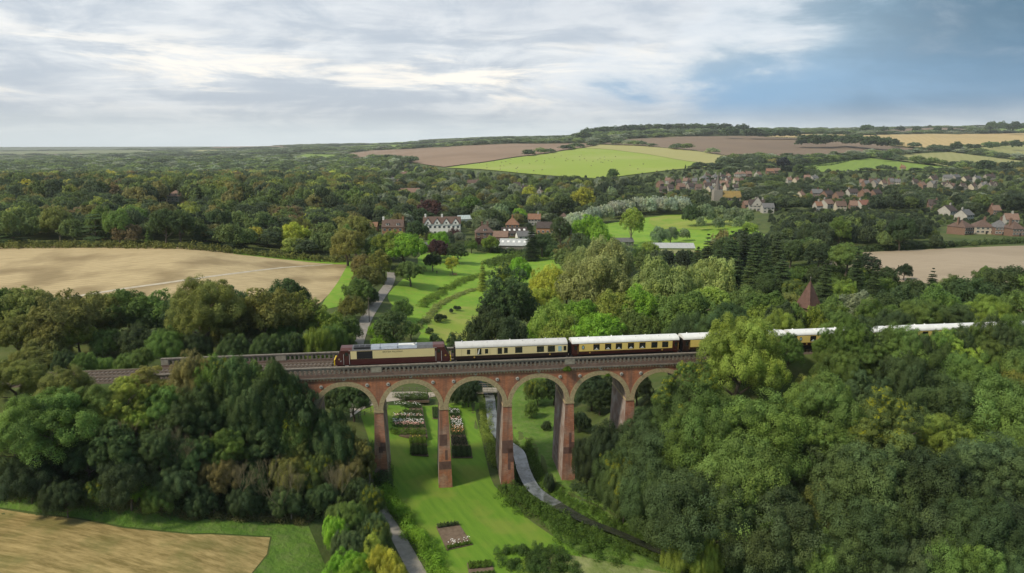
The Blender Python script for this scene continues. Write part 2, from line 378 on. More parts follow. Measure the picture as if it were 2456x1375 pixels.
# ---------------------------------------------------------------- ground
def build_ground():
    az = np.concatenate([np.linspace(-180, -48, 60, endpoint=False), np.linspace(-48, 48, 900), np.linspace(48, 180, 61)[1:-1]])
    r = np.concatenate([[3, 12, 24, 36], np.exp(np.linspace(math.log(46), math.log(260), 300, endpoint=False)), np.exp(np.linspace(math.log(260), math.log(11000), 330)), [14000, 20000, 40000]])
    A, R = np.meshgrid(np.radians(az), r)
    X = R * np.sin(A); Y = R * np.cos(A); Z = tz(X, Y)
    near = sstep(R, 60, 70)
    V = np.stack([X, Y, Z], -1).reshape(-1, 3); na, nr = len(az), len(r)
    i = np.arange(nr - 1)[:, None] * na; j = np.arange(na)[None, :]; j2 = (j + 1) % na
    Fq = np.stack([i + j, i + j2, i + na + j2, i + na + j], -1).reshape(-1, 4)[:, ::-1]
    me = np_mesh('ground', V, Fq, smooth=True)
    m = mat('rough_ground', (.045,.075,.018), (.10,.135,.03), .05, .95, detail=9, coord='World', c3=(.13,.12,.05), s3=.22, a3=.45, bump=.25, bscale=.7)
    tag(link('ground', me, m), kind='structure')
build_ground()
FIELDS = []      # (name, world polygon) kept for keeping trees off
def inside(pt, poly):
    x, y = pt; c = False; n = len(poly)
    for i in range(n):
        x0, y0 = poly[i]; x1, y1 = poly[i - 1]
        if (y0 > y) != (y1 > y) and x < (x1 - x0) * (y - y0) / (y1 - y0) + x0: c = not c
    return c
def sheet(name, wpoly, m, off=.04, step=None, keep=True, kind='structure', spline=True):
    "a sheet of ground cover draped on the ground inside a world polygon"
    wp = [Vector((p[0], p[1])) for p in wpoly]
    pts = []
    ym = max(30, sum(p.y for p in wp) / len(wp)); st = step or max(1.2, ym * .012)
    n = len(wp)
    for i in range(n):
        a, b = wp[i], wp[(i + 1) % n]; k = max(1, int((b - a).length / (st * 1.0)))
        for q in range(k): pts.append(a.lerp(b, q / k))
    nb = len(pts); poly = [(p.x, p.y) for p in pts]
    xs = [p[0] for p in poly]; ys = [p[1] for p in poly]
    gx = np.arange(min(xs), max(xs), st); gy = np.arange(min(ys), max(ys), st)
    if len(gx) * len(gy) > 40000:
        q = math.sqrt(len(gx) * len(gy) / 40000); gx = np.arange(min(xs), max(xs), st * q); gy = np.arange(min(ys), max(ys), st * q)
    PX, PY = np.meshgrid(gx, gy); PX = PX.ravel(); PY = PY.ravel(); ins = np.zeros(len(PX), bool)
    for i in range(nb):
        x0, y0 = poly[i]; x1, y1 = poly[i - 1]
        if y0 == y1: continue
        c = ((y0 > PY) != (y1 > PY)) & (PX < (x1 - x0) * (PY - y0) / (y1 - y0) + x0); ins ^= c
    inner = [Vector((a, b)) for a, b in zip(PX[ins], PY[ins])]
    res = delaunay_2d_cdt(pts + inner, [], [list(range(nb))], 1, 1e-4)
    vs, fs = res[0], res[2]
    if not fs: return None
    X = np.array([v.x for v in vs]); Y = np.array([v.y for v in vs]); Z = tz(X, Y) + off + np.maximum(0, Y - 200) * .0007
    me = D.meshes.new(name); me.from_pydata(list(zip(X, Y, Z)), [], [tuple(f) for f in fs]); me.update(); me.shade_smooth()
    for p in me.polygons:
        if p.normal.z < 0: me.flip_normals(); break
    o = link(name, me, m); 
    if kind: o['kind'] = kind
    if keep: FIELDS.append(poly)
    return o
def smooth_poly(pts, k=4):
    out = []; n = len(pts)
    for i in range(n):
        p0, p1, p2, p3 = [Vector(pts[(i + q) % n]) for q in (-1, 0, 1, 2)]
        for j in range(k):
            t = j / k
            out.append(.5 * ((2 * p1) + (p2 - p0) * t + (2 * p0 - 5 * p1 + 4 * p2 - p3) * t * t + (3 * p1 - p0 - 3 * p2 + p3) * t ** 3))
    return out
def smooth_line(pts, k=6):
    pts = [Vector(p) for p in pts]; P_ = [pts[0]] + pts + [pts[-1]]; out = []
    for i in range(1, len(P_) - 2):
        p0, p1, p2, p3 = P_[i - 1:i + 3]
        for j in range(k):
            t = j / k
            out.append(.5 * ((2 * p1) + (p2 - p0) * t + (2 * p0 - 5 * p1 + 4 * p2 - p3) * t * t + (3 * p1 - p0 - 3 * p2 + p3) * t ** 3))
    out.append(pts[-1]); return out
def pxs(l, sm=0):
    w = [G(*p).xy for p in l]
    return smooth_poly(w, sm) if sm else w
def ribbon(name, line, widths, m, off=.05, keep=True, z=None, kind='structure'):
    L_ = smooth_line(line); n = len(L_); V = []; Fq = []; ws = np.interp(np.linspace(0, 1, n), np.linspace(0, 1, len(widths)), widths)
    K = 4; left = []; right = []
    for i, p in enumerate(L_):
        d = (L_[min(i + 1, n - 1)] - L_[max(i - 1, 0)]); d = Vector((d.x, d.y)).normalized(); nn = Vector((-d.y, d.x))
        for k in range(K + 1):
            q = Vector((p.x, p.y)) + nn * ws[i] * (k / K - .5)
            V.append((q.x, q.y, (tz1(q.x, q.y) + off) if z is None else z))
            if k == 0: left.append((q.x, q.y))
            if k == K: right.append((q.x, q.y))
    for i in range(n - 1):
        for k in range(K):
            a = i * (K + 1) + k; Fq.append((a, a + 1, a + K + 2, a + K + 1))
    me = D.meshes.new(name); me.from_pydata(V, [], Fq); me.update(); me.shade_smooth()
    o = link(name, me, m)
    if kind: o['kind'] = kind
    if keep: FIELDS.append(left + right[::-1])
    return o
mLawn = field_mat('lawn_grass', (.095,.195,.020), (.15,.265,.028), rad(-28), 1.7, (.22,.25,.05), .16, .30, fine=1.5, pa=.5)
mMeadow = mat('meadow_grass', (.13,.27,.022), (.21,.36,.03), .07, .95, detail=9, coord='World', c3=(.26,.31,.05), s3=.35, a3=.6, bump=.15, bscale=.9)
mMeadowY = mat('dry_meadow', (.24,.30,.045), (.17,.28,.03), .04, .95, detail=9, coord='World', c3=(.36,.33,.10), s3=.12, a3=.6, bump=.1, bscale=.9)
mBank = mat('bank_grass', (.07,.145,.018), (.125,.22,.03), .25, .95, detail=10, coord='World', c3=(.17,.20,.07), s3=.6, a3=.5, bump=.35, bscale=1.2)
mLong = mat('long_grass', (.13,.18,.04), (.24,.27,.10), .22, .95, detail=9, coord='World', c3=(.32,.32,.16), s3=.5, a3=.5, bump=.3, bscale=1.3, stretch=(1,.35,1,.6))
mStubL = field_mat('pale_stubble', (.37,.285,.155), (.54,.425,.245), rad(70), 2.6, (.21,.155,.08), .045, .28, fine=1.1, pa=.7, br=(.38, .62))
mStubF = field_mat('near_stubble', (.19,.145,.05), (.46,.345,.15), rad(-80), 3.4, (.145,.15,.045), .22, .22, fine=1.6, pa=.55, br=(.38, .62))
mStubR = field_mat('pinkish_stubble', (.33,.265,.19), (.40,.325,.235), rad(-75), 4, (.27,.215,.15), .03, .3, fine=1.0, pa=.5, br=(.38, .62))
mPlough = field_mat('ploughed_brown', (.20,.145,.10), (.245,.18,.125), rad(40), 18, (.165,.12,.085), .004, .4)
mPlough2 = field_mat('brown_stubble', (.26,.18,.125), (.30,.215,.15), rad(70), 14, (.22,.155,.105), .004, .4)
mHay = field_mat('hay_meadow', (.235,.33,.045), (.31,.385,.075), rad(78), 14, (.36,.38,.12), .004, .6)
mHayP = field_mat('pale_hay', (.34,.33,.12), (.40,.37,.16), rad(80), 12, None, .004, .5)
mGold = field_mat('golden_corn', (.46,.34,.15), (.53,.40,.19), rad(25), 22, (.40,.31,.15), .003, .55)
mCornG = field_mat('green_gold_corn', (.27,.27,.10), (.33,.32,.135), rad(30), 16, (.23,.26,.08), .004, .5)
mGreenF = field_mat('far_green', (.17,.25,.045), (.21,.30,.055), rad(30), 16, None, .004, .4)
mGreyG = field_mat('grey_green_field', (.17,.20,.09), (.21,.23,.11), rad(85), 40, None, .003, .4)
mPath = mat('worn_tarmac', (.21,.19,.165), (.30,.275,.245), 1.2, .95, coord='World', c3=(.36,.33,.28), s3=.5, a3=.5)
mTrack = mat('chalk_track', (.55,.49,.39), (.42,.36,.26), .5, .95, coord='World')
mDrive = mat('gravel_drive', (.40,.34,.27), (.48,.42,.34), .8, .95, coord='World')
mSoil = mat('garden_soil', (.12,.085,.06), (.19,.14,.10), 1.5, .95, coord='World', bump=.06, bscale=3)
def lay_fields():
    S = sheet
    S('stubble_field', pxs([(-260,640),(-200,600),(0,592),(200,590),(420,593),(560,606),(700,622),(836,633),(826,655),(770,725),(700,745),(560,760),(300,760),(80,762),(-260,780)], 3), mStubL)
    S('field_margin', pxs([(836,633),(880,628),(862,660),(815,735),(765,745),(780,718),(812,675)], 0), mMeadow, .06)
    S('grass_strip', pxs([(560,600),(700,616),(836,629),(880,624),(880,631),(836,636),(700,625),(560,610)], 0), mMeadow, .08)
    ribbon('farm_track', [G(*p) for p in [(-60,742),(60,728),(180,712),(300,693),(440,673),(560,657),(700,641),(830,631)]], [2.3,2.2,2.0,1.6,1.0], mTrack, .12, keep=False)
    S('near_stubble_field', pxs([(-500,1200),(0,1222),(140,1240),(300,1268),(460,1283),(600,1288),(648,1290),(640,1330),(600,1380),(560,1480),(-300,1600)], 0), mStubF)
    S('field_edge_grass', pxs([(-500,1165),(0,1186),(150,1205),(400,1235),(560,1250),(740,1262),(790,1380),(800,1480),(560,1480),(600,1385),(645,1330),(652,1288),(600,1285),(460,1280),(300,1264),(140,1236),(0,1218),(-500,1196)], 0), mBank, .05)
    S('stubble_field', pxs([(1965,625),(2010,612),(2110,604),(2456,590),(2700,580),(2750,640),(2456,680),(2300,682),(2120,675),(2050,660)], 3), mStubR)
    S('lawn', pxs([(866,985),(905,972),(1150,968),(1140,985),(1155,1050),(1165,1100),(1185,1165),(1235,1205),(1260,1240),(1330,1290),(1400,1340),(1330,1390),(1420,1470),(1150,1500),(1010,1330),(960,1245),(925,1170),(900,1100),(880,1040)], 3), mLawn, .05)
    S('river_bank', pxs([(1185,1120),(1235,1178),(1290,1235),(1330,1290),(1420,1345),(1560,1400),(1760,1470),(1850,1440),(1725,1372),(1640,1335),(1560,1300),(1480,1265),(1400,1232),(1335,1196),(1285,1160),(1255,1140),(1230,1180)], 0), mBank, .05, keep=False)
    S('river_bank', pxs([(1236,900),(1300,890),(1345,960),(1340,1080),(1352,1150),(1420,1180),(1540,1240),(1680,1305),(1850,1365),(1760,1395),(1640,1342),(1560,1306),(1480,1272),(1400,1240),(1340,1204),(1295,1170),(1265,1125),(1250,1080),(1230,1040),(1225,960)], 0), mBank, .05, keep=False)
    S('hay_field_rough', pxs([(1290,1345),(1340,1330),(1440,1345),(1600,1375),(1760,1430),(1500,1500),(1330,1420)], 3), mLong, .07, keep=False)
    S('meadow', pxs([(950,742),(930,715),(945,690),(1000,640),(1010,612),(1100,606),(1330,607),(1380,625),(1340,665),(1230,700),(1140,760),(1110,835),(1090,870),(980,850),(1010,800),(975,772)], 3), mMeadow, .05, keep=True)
    S('meadow', pxs([(1130,735),(1150,760),(1125,830),(1080,845),(1040,815),(1025,780),(1060,745)], 2), mMeadowY, .10, keep=False)
    S('meadow', pxs([(1380,560),(1440,540),(1560,522),(1640,515),(1760,520),(1800,545),(1850,575),(1840,600),(1640,618),(1480,640),(1400,650)], 2), mMeadow, .08)
    S('meadow', pxs([(1560,524),(1640,517),(1760,522),(1790,545),(1640,552),(1570,545)], 2), mMeadowY, .2, keep=False)
    S('paddock', pxs([(1965,612),(2020,600),(2060,606),(2010,622),(1975,628)], 0), mMeadow, .2)
    S('paddock', pxs([(180,530),(330,526),(370,545),(260,556),(190,552)], 0), mMeadow, .2)
    # far fields
    S('hay_field', pxs([(1070,404),(1160,392),(1300,372),(1440,349),(1560,354),(1680,366),(1775,381),(1720,400),(1600,410),(1490,424),(1440,430),(1360,425),(1240,416),(1150,407)]), mHay, .4)
    S('cut_strip', pxs([(1395,357),(1440,349),(1560,354),(1680,366),(1765,380),(1715,397),(1620,384),(1540,370),(1470,361)]), mHayP, .9, keep=False)
    S('brown_field', pxs([(780,374),(890,362),(1100,352),(1380,345),(1440,347),(1300,370),(1160,390),(1065,402),(1000,392),(920,383)]), mPlough2, .4)
    S('brown_field', pxs([(1440,346),(1500,336),(1600,330),(1830,328),(1960,335),(2140,352),(2245,364),(2100,372),(1980,382),(1900,386),(1775,381),(1680,365),(1560,353)]), mPlough, .4)
    S('corn_field', pxs([(1835,329),(1900,324),(1960,323),(2060,326),(2180,323),(2456,321),(2600,320),(2600,338),(2456,347),(2290,358),(2240,360),(2140,350),(1980,334)]), mGold, .4)
    S('corn_field', pxs([(2285,361),(2400,352),(2456,349),(2600,345),(2600,392),(2456,384),(2380,374)]), mCornG, .4)
    S('corn_field', pxs([(2108,378),(2200,369),(2280,366),(2380,379),(2456,388),(2600,398),(2600,410),(2456,405),(2300,404)]), mCornG, .4)
    S('pasture', pxs([(1900,403),(1980,394),(2090,381),(2190,393),(2290,406),(2270,414),(2160,410),(1960,414)]), mGreenF, .4)
    S('brown_field', pxs([(2060,319),(2180,310),(2280,308),(2345,317),(2200,320)]), mPlough, 1)
    S('pasture', pxs([(2345,311),(2456,309),(2600,309),(2600,317),(2456,319),(2400,318)]), mGreenF, 1)
    S('pasture', pxs([(668,388),(735,371),(816,372),(800,384),(740,387)]), mGreenF, .6)
    S('pasture', pxs([(790,352),(900,349),(1060,345),(1165,338),(1170,342),(1060,350),(900,356)]), mGreenF, 1)
    S('pasture', pxs([(820,345),(980,340),(1100,337),(1060,341),(900,347)]), mGreenF, 1)
    S('pasture', pxs([(-200,364),(200,363),(360,362),(380,368),(200,371),(-200,373)]), mGreyG, 1)
    S('pasture', pxs([(390,383),(470,374),(520,376),(470,384)]), mCornG, .8)
    S('pasture', pxs([(820,384),(870,379),(905,384),(860,389)]), mGreenF, .8)
    S('stubble_strip', pxs([(60,386),(180,381),(260,382),(150,387)]), mHayP, .8)
    S('stubble_strip', pxs([(400,356),(520,353),(700,351),(690,355),(520,357)]), mPlough2, 1)
    S('stubble_strip', pxs([(405,366),(480,362),(560,361),(500,367)]), mHayP, 1)
lay_fields()
ribbon('footpath', [G(*p) for p in [(895,1130),(903,1185),(925,1240),(955,1290),(985,1345),(1015,1400),(1060,1500)]], [1.5,1.8,2.2,2.4,2.6], mPath, .09)
LANE = [(850,850),(858,820),(868,790),(880,762),(895,738),(912,712),(928,690),(938,668),(937,654)]
ribbon('lane', [G(*p) for p in LANE], [3.4,3.4,3.6,3.6,3.4,3.2], mPath, .12)
sheet('driveway', pxs([(840,1003),(866,985),(905,968),(980,958),(1045,951),(1160,946),(1160,938),(1045,942),(1000,940),(930,941),(905,938),(868,900),(856,860),(848,860),(842,900),(838,960)]), mDrive, .09)
mWater = mat('river_water', (.020,.026,.020), (.045,.05,.03), .5, .12, coord='World', spec=.4, bump=.30, bscale=1.3)
mWaterP = mat('painted_reflection_water', (.045,.052,.042), (.17,.185,.19), .5, .12, detail=4, coord='World', spec=.6, bump=.03, bscale=1.0, lo=.38, hi=.62)  # pale noise patches paint the reflected sky into the water colour
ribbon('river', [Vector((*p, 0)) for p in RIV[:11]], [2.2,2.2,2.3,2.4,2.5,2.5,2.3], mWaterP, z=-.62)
ribbon('river', [Vector((*p, 0)) for p in RIV[10:]], [2.3,1.5,1.4,1.5,2.0], mWater, z=-.625)
# ---------------------------------------------------------------- viaduct
RW = 8.8; PIT = 11.0; AR = 4.75; SPR = 14.8; C3 = -6.3; ZL = 21.0; K = range(-3, 5)      # arch k is centred at C3 + 11 k
V0 = C3 - 3.5 * PIT; V1 = C3 + 4.5 * PIT
def build_viaduct():
    root = empty('railway_viaduct', (*VO, 0), TH)
    tag(root, 'long red brick railway viaduct with tall piers and yellow ringed round arches', 'viaduct')
    # spandrel walls, front and back, with the arch barrel between
    ro = AR + .8
    def top(x):
        return SPR + math.sqrt(max(0, ro * ro - x * x)) if abs(x) < ro else SPR
    sp_f = MB(); 
    for face, t0, flip in ((0, 0.0, False), (1, RW, True)):
        for k in K:
            c = C3 + k * PIT; n = 36
            for i in range(n):
                a, b = -PIT / 2 + PIT * i / n, -PIT / 2 + PIT * (i + 1) / n
                q = [(c + a, t0, top(a)), (c + b, t0, top(b)), (c + b, t0, ZL), (c + a, t0, ZL)]
                sp_f.quad(*(q[::-1] if flip else q))
    # abutments as solid walls reaching into the banks
    sp_f.box(AB_L, V0, 0, RW, 4, ZL); sp_f.box(V1, AB_R + 3, 0, RW, 4, ZL)
    sp_f.build('spandrel_wall', mBrick, root)
    for k in K:
        c = C3 + k * PIT; b = MB(); n = 40
        ang = [math.pi * i / n for i in range(n + 1)]
        for i in range(n):
            a0, a1 = ang[i], ang[i + 1]
            p0 = (c - AR * math.cos(a0), SPR + AR * math.sin(a0)); p1 = (c - AR * math.cos(a1), SPR + AR * math.sin(a1))
            b.quad((p0[0], RW, p0[1]), (p1[0], RW, p1[1]), (p1[0], 0, p1[1]), (p0[0], 0, p0[1]))
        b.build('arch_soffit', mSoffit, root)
        for t0, t1 in ((-.05, .0), (RW, RW + .05)):
            r = MB()
            for i in range(n):
                q = []
                for a in (ang[i], ang[i + 1]):
                    c_, s_ = math.cos(a), math.sin(a); R_ = min(ro, (PIT / 2 - .003) / max(abs(c_), 1e-6))
                    q.append(((c - AR * c_, SPR + AR * s_), (c - R_ * c_, SPR + R_ * s_)))
                (i0, o0), (i1, o1) = q
                r.prism([i0, o0, o1, i1], t0, t1, 'y')
            r.build('arch_ring', mRing, root)
    for k in range(-3, 4):
        s0 = C3 + (k + .5) * PIT; X, Y = st_xy(s0, 4.4); zb = min(tz1(*st_xy(s0, 0)), tz1(X, Y), tz1(*st_xy(s0, RW))) - 1.2
        ht = PIT / 2 - AR; hb = ht + .5
        p = MB(); bt = .0; bb = .28
        n = 6
        for i in range(n):
            z0, z1 = zb + (SPR - .0 - zb) * i / n, zb + (SPR - .0 - zb) * (i + 1) / n
            f = lambda z: (SPR - z) / (SPR - zb)
            w0, w1 = ht + .5 * f(z0) ** 1.0, ht + .5 * f(z1) ** 1.0; e0, e1 = bb * f(z0), bb * f(z1)
            p.hexa([(s0 - w0, -e0, z0), (s0 + w0, -e0, z0), (s0 + w0, RW + e0, z0), (s0 - w0, RW + e0, z0)],
                   [(s0 - w1, -e1, z1), (s0 + w1, -e1, z1), (s0 + w1, RW + e1, z1), (s0 - w1, RW + e1, z1)])
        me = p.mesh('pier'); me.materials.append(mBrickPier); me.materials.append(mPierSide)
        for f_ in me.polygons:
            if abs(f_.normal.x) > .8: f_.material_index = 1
        link('pier', me, [], root)
        # old engineering-brick patches on the pier fronts, each its own block of repair
        rr = random.Random(k + 40); pb = MB()
        for _ in range(3):
            z0 = rr.uniform(1.5, 11); h = rr.uniform(.8, 2.6); f = (SPR - z0 - h / 2) / (SPR - zb); w = ht + .5 * f
            x0 = s0 - w * rr.choice((1, .3, .0)); x1 = s0 + w * rr.choice((1, .5)); fz = lambda z: -bb * (SPR - z) / (SPR - zb)
            pb = MB(); pb.hexa([(x0 + .03, fz(z0) - .015, z0), (x1 - .03, fz(z0) - .015, z0), (x1 - .03, .1, z0), (x0 + .03, .1, z0)],
                    [(x0 + .03, fz(z0 + h) - .015, z0 + h), (x1 - .03, fz(z0 + h) - .015, z0 + h), (x1 - .03, .1, z0 + h), (x0 + .03, .1, z0 + h)])
            pb.build('brick_repair', mat('dark_repair_brick' , (.12,.065,.055), (.17,.095,.075), 1.5) if 'dark_repair_brick' not in D.materials else D.materials['dark_repair_brick'], root)
        MB().box(s0 - ht - .10, s0 + ht + .10, -.10, RW + .10, SPR - .30, SPR - .02).build('impost', mRing, root)
    # ledge, dentils, plinth band
    for t0, t1, nm in ((-.30, 0, 'ledge'), (RW, RW + .30, 'ledge')):
        MB().box(AB_L, AB_R + 3, t0, t1, ZL - .02, ZL + .22).build(nm, mCop, root)
    d = MB(); s = AB_L + .3
    while s < AB_R + 2.6:
        d.box(s, s + .22, -.20, -.001, ZL - .34, ZL - .022); s += .52
    d.build('dentil_course', mRing, root)
    MB().box(AB_L, AB_R + 3, -.09, 0, ZL - .52, ZL - .36).build('string_course', mBrick, root)
    MB().box(AB_L, AB_R + 3, 0, RW, ZL + .0, 21.25).build('deck', mBallast, root)
    # parapets: pierced arcade with solid refuges
    def parapet(t0, sign):
        p = root
        solid = [(-22.9, 1.7), (10.1, 1.7), (AB_L + .6, 1.2), (AB_R + 2.2, 1.6)] if sign < 0 else [(-40., 1.7), (-7., 1.7), (26., 1.7), (AB_L + .6, 1.2), (AB_R + 2.2, 1.6)]
        th = .34; ya, yb = (t0, t0 + th)
        base = MB(); base.box(AB_L, AB_R + 3, ya - .04, yb + .04, 21.07 if False else ZL + .22, 21.78); base.build('parapet_base', mBrickCap, p)
        arc = MB(); pw = .74; ow = .46; zb_, zsp, zt = 21.78, 22.32, 22.74
        spans = []; cur = AB_L
        for c, w in sorted(solid): spans.append((cur, c - w / 2)); cur = c + w / 2
        spans.append((cur, AB_R + 3))
        for a, b in spans:
            n = int((b - a) / pw)
            if n < 1: continue
            w = (b - a) / n
            for i in range(n):
                x = a + i * w; m_ = (w - ow) / 2
                arc.box(x, x + m_, ya, yb, zb_, zt); arc.box(x + w - m_, x + w, ya, yb, zb_, zt)
                c = x + w / 2; r = ow / 2; q = 6
                for j in range(q):
                    a0, a1 = math.pi * j / q, math.pi * (j + 1) / q
                    x0, x1 = c - r * math.cos(a0), c - r * math.cos(a1)
                    arc.hexa([(x0, ya, zsp + r * math.sin(a0)), (x1, ya, zsp + r * math.sin(a1)), (x1, yb, zsp + r * math.sin(a1)), (x0, yb, zsp + r * math.sin(a0))],
                             [(x0, ya, zt), (x1, ya, zt), (x1, yb, zt), (x0, yb, zt)])
        arc.build('parapet_arcade', mCop, p)
        MB().box(AB_L, AB_R + 3, ya - .09, yb + .09, zt, zt + .20).build('parapet_coping', mCop, p)
        for c, w in solid:
            MB().box(c - w / 2, c + w / 2, ya - .06, yb + .06, zb_ + .002, zt - .002).build('parapet_pier', mCopPale, p)
    parapet(-.12, -1); parapet(RW - .22, 1)
    # pattress plates
    pl = D.meshes.new('x')
    b = MB(); b.disc((0, 0, 0), .31, 'y', .06, 18); b.disc((0, -.05, 0), .24, 'y', .06, 18); pme = b.mesh('tie_plate'); pme.materials.append(mPlate)
    nb = MB(); nb.disc((0, -.12, 0), .085, 'y', .1, 10); nme = nb.mesh('plate_bolt'); nme.materials.append(mBolt)
    for k in K:
        c = C3 + k * PIT
        for dx, z in ((0, 20.80), (-3.75, 19.55), (3.75, 19.55)):
            o = link('tie_plate', pme, [], root); o.location = (c + dx, -.08 if dx == 0 else -.04, z)
            q = link('plate_bolt', nme, [], o)
mBrickCap = mat('plinth_brick', (.16,.10,.08), (.22,.15,.12), 1.5, .9, c3=(.12,.10,.09), s3=2, a3=.6)
mPlate = mat('painted_plate', (.50,.48,.44), (.38,.34,.30), 5, .6)
mBolt = mat('dark_bolt', (.06,.05,.05))
build_viaduct()
def build_track():
    b = MB(); X0, X1 = -330, 330
    # ballast bed over the whole line (sits on deck and bank)
    prof = [(-.0 + 1.0, 21.26), (.55 + .8, 21.52), (7.2, 21.52), (7.8, 21.26)]
    b.prism(prof, AB_L - 270, AB_R + 290, 'x')
    o = b.build('ballast', mBallast); o.location = (*VO, 0); o.rotation_euler = (0, 0, TH); o['kind'] = 'structure'
    for tc, lab in ((2.75, 'railway track on the near side of the viaduct, under the train'), (6.15, 'empty railway track on the far side of the viaduct, beyond the train')):
        r = empty('railway_track', (*VO, 0), TH); tag(r, lab, 'railway track', 'railway tracks over the viaduct')
        sl = MB(); s = AB_L - 110
        while s < AB_R + 70: sl.box(s, s + .26, tc - 1.25, tc + 1.25, 21.50, 21.60); s += .68
        sl.build('sleepers', mSleeper, r)
        for q in (-.72, .72):
            MB().box(AB_L - 250, AB_R + 250, tc + q - .04, tc + q + .04, 21.60, 21.76).build('rail', mRail, r)
        MB().box(AB_L - 250, AB_R + 250, tc + 1.05, tc + 1.13, 21.62, 21.76).build('conductor_rail', mRail, r)
build_track()
# ---------------------------------------------------------------- train
mUmber = mat('umber_paint', (.062,.018,.014), (.050,.015,.012), 1.2, .30, spec=.5)
mUmberDk = mat('dark_umber_paint', (.035,.017,.013), (.028,.014,.011), 1, .4, spec=.5)
mCream = mat('cream_paint', (.80,.67,.36), (.76,.63,.33), .8, .35, spec=.5)
mCreamY = mat('golden_cream_paint', (.80,.60,.185), (.76,.565,.17), .8, .35, spec=.5)
mRoofW = mat('white_roof', (.80,.80,.78), (.70,.70,.68), 1.2, .5, c3=(.62,.61,.58), s3=.8, a3=.4)
mRoofG = mat('pale_grey_roof', (.60,.59,.57), (.52,.51,.49), 1.2, .5)
mUnder = mat('underframe_black', (.022,.020,.018), (.04,.035,.03), 3, .8)
mGlass = mat('carriage_glass', (.02,.022,.024), None, rough=.08, spec=.8)
mGold = mGold; mGilt = mat('gilt', (.50,.33,.09), None, rough=.4, metal=.3)
mWhite = mat('white_cloth', (.78,.77,.74), None, rough=.7)
mYel = mat('warning_yellow', (.80,.55,.02), None, rough=.4)
mSilver = mat('silver_roof_panel', (.42,.45,.49), (.33,.36,.40), 1.5, .35, metal=.5)
mDkGrey = mat('dark_grey_roof', (.085,.088,.095), (.12,.125,.13), 2, .5)
mGrille = mat('black_grille', (.02,.02,.022), None, rough=.6)
mFrost = mat('frosted_glass', (.35,.50,.55), None, rough=.3)
mRed = mat('lamp_red', (.5,.02,.02), None, rough=.3)
HWID = 1.38
def bogie(parent, s, ln=2.6):
    b = MB(); b.box(s - ln / 2 - .55, s + ln / 2 + .55, -1.12, -1.0, .38, .72); b.box(s - ln / 2 - .55, s + ln / 2 + .55, 1.0, 1.12, .38, .72); b.box(s - .3, s + .3, -1, 1, .4, .75)
    o = b.build('bogie', mUnder, parent)
    for dx in (-ln / 2, ln / 2):
        w = MB()
        for q in (-.75, .75): w.disc((s + dx, q, .46), .46, 'y', .13, 16)
        w.tube((s + dx, -.75, .46), (s + dx, .75, .46), .08, .08, 6); w.build('wheelset', mRail, o)
def place(root, s):
    x, y = st_xy(s, 2.75); root.location = (x, y, 21.76); root.rotation_euler = (0, 0, TH)
def side_prof():
    return [(-HWID, 1.0), (-HWID - .03, 1.7), (-HWID, 2.95)]
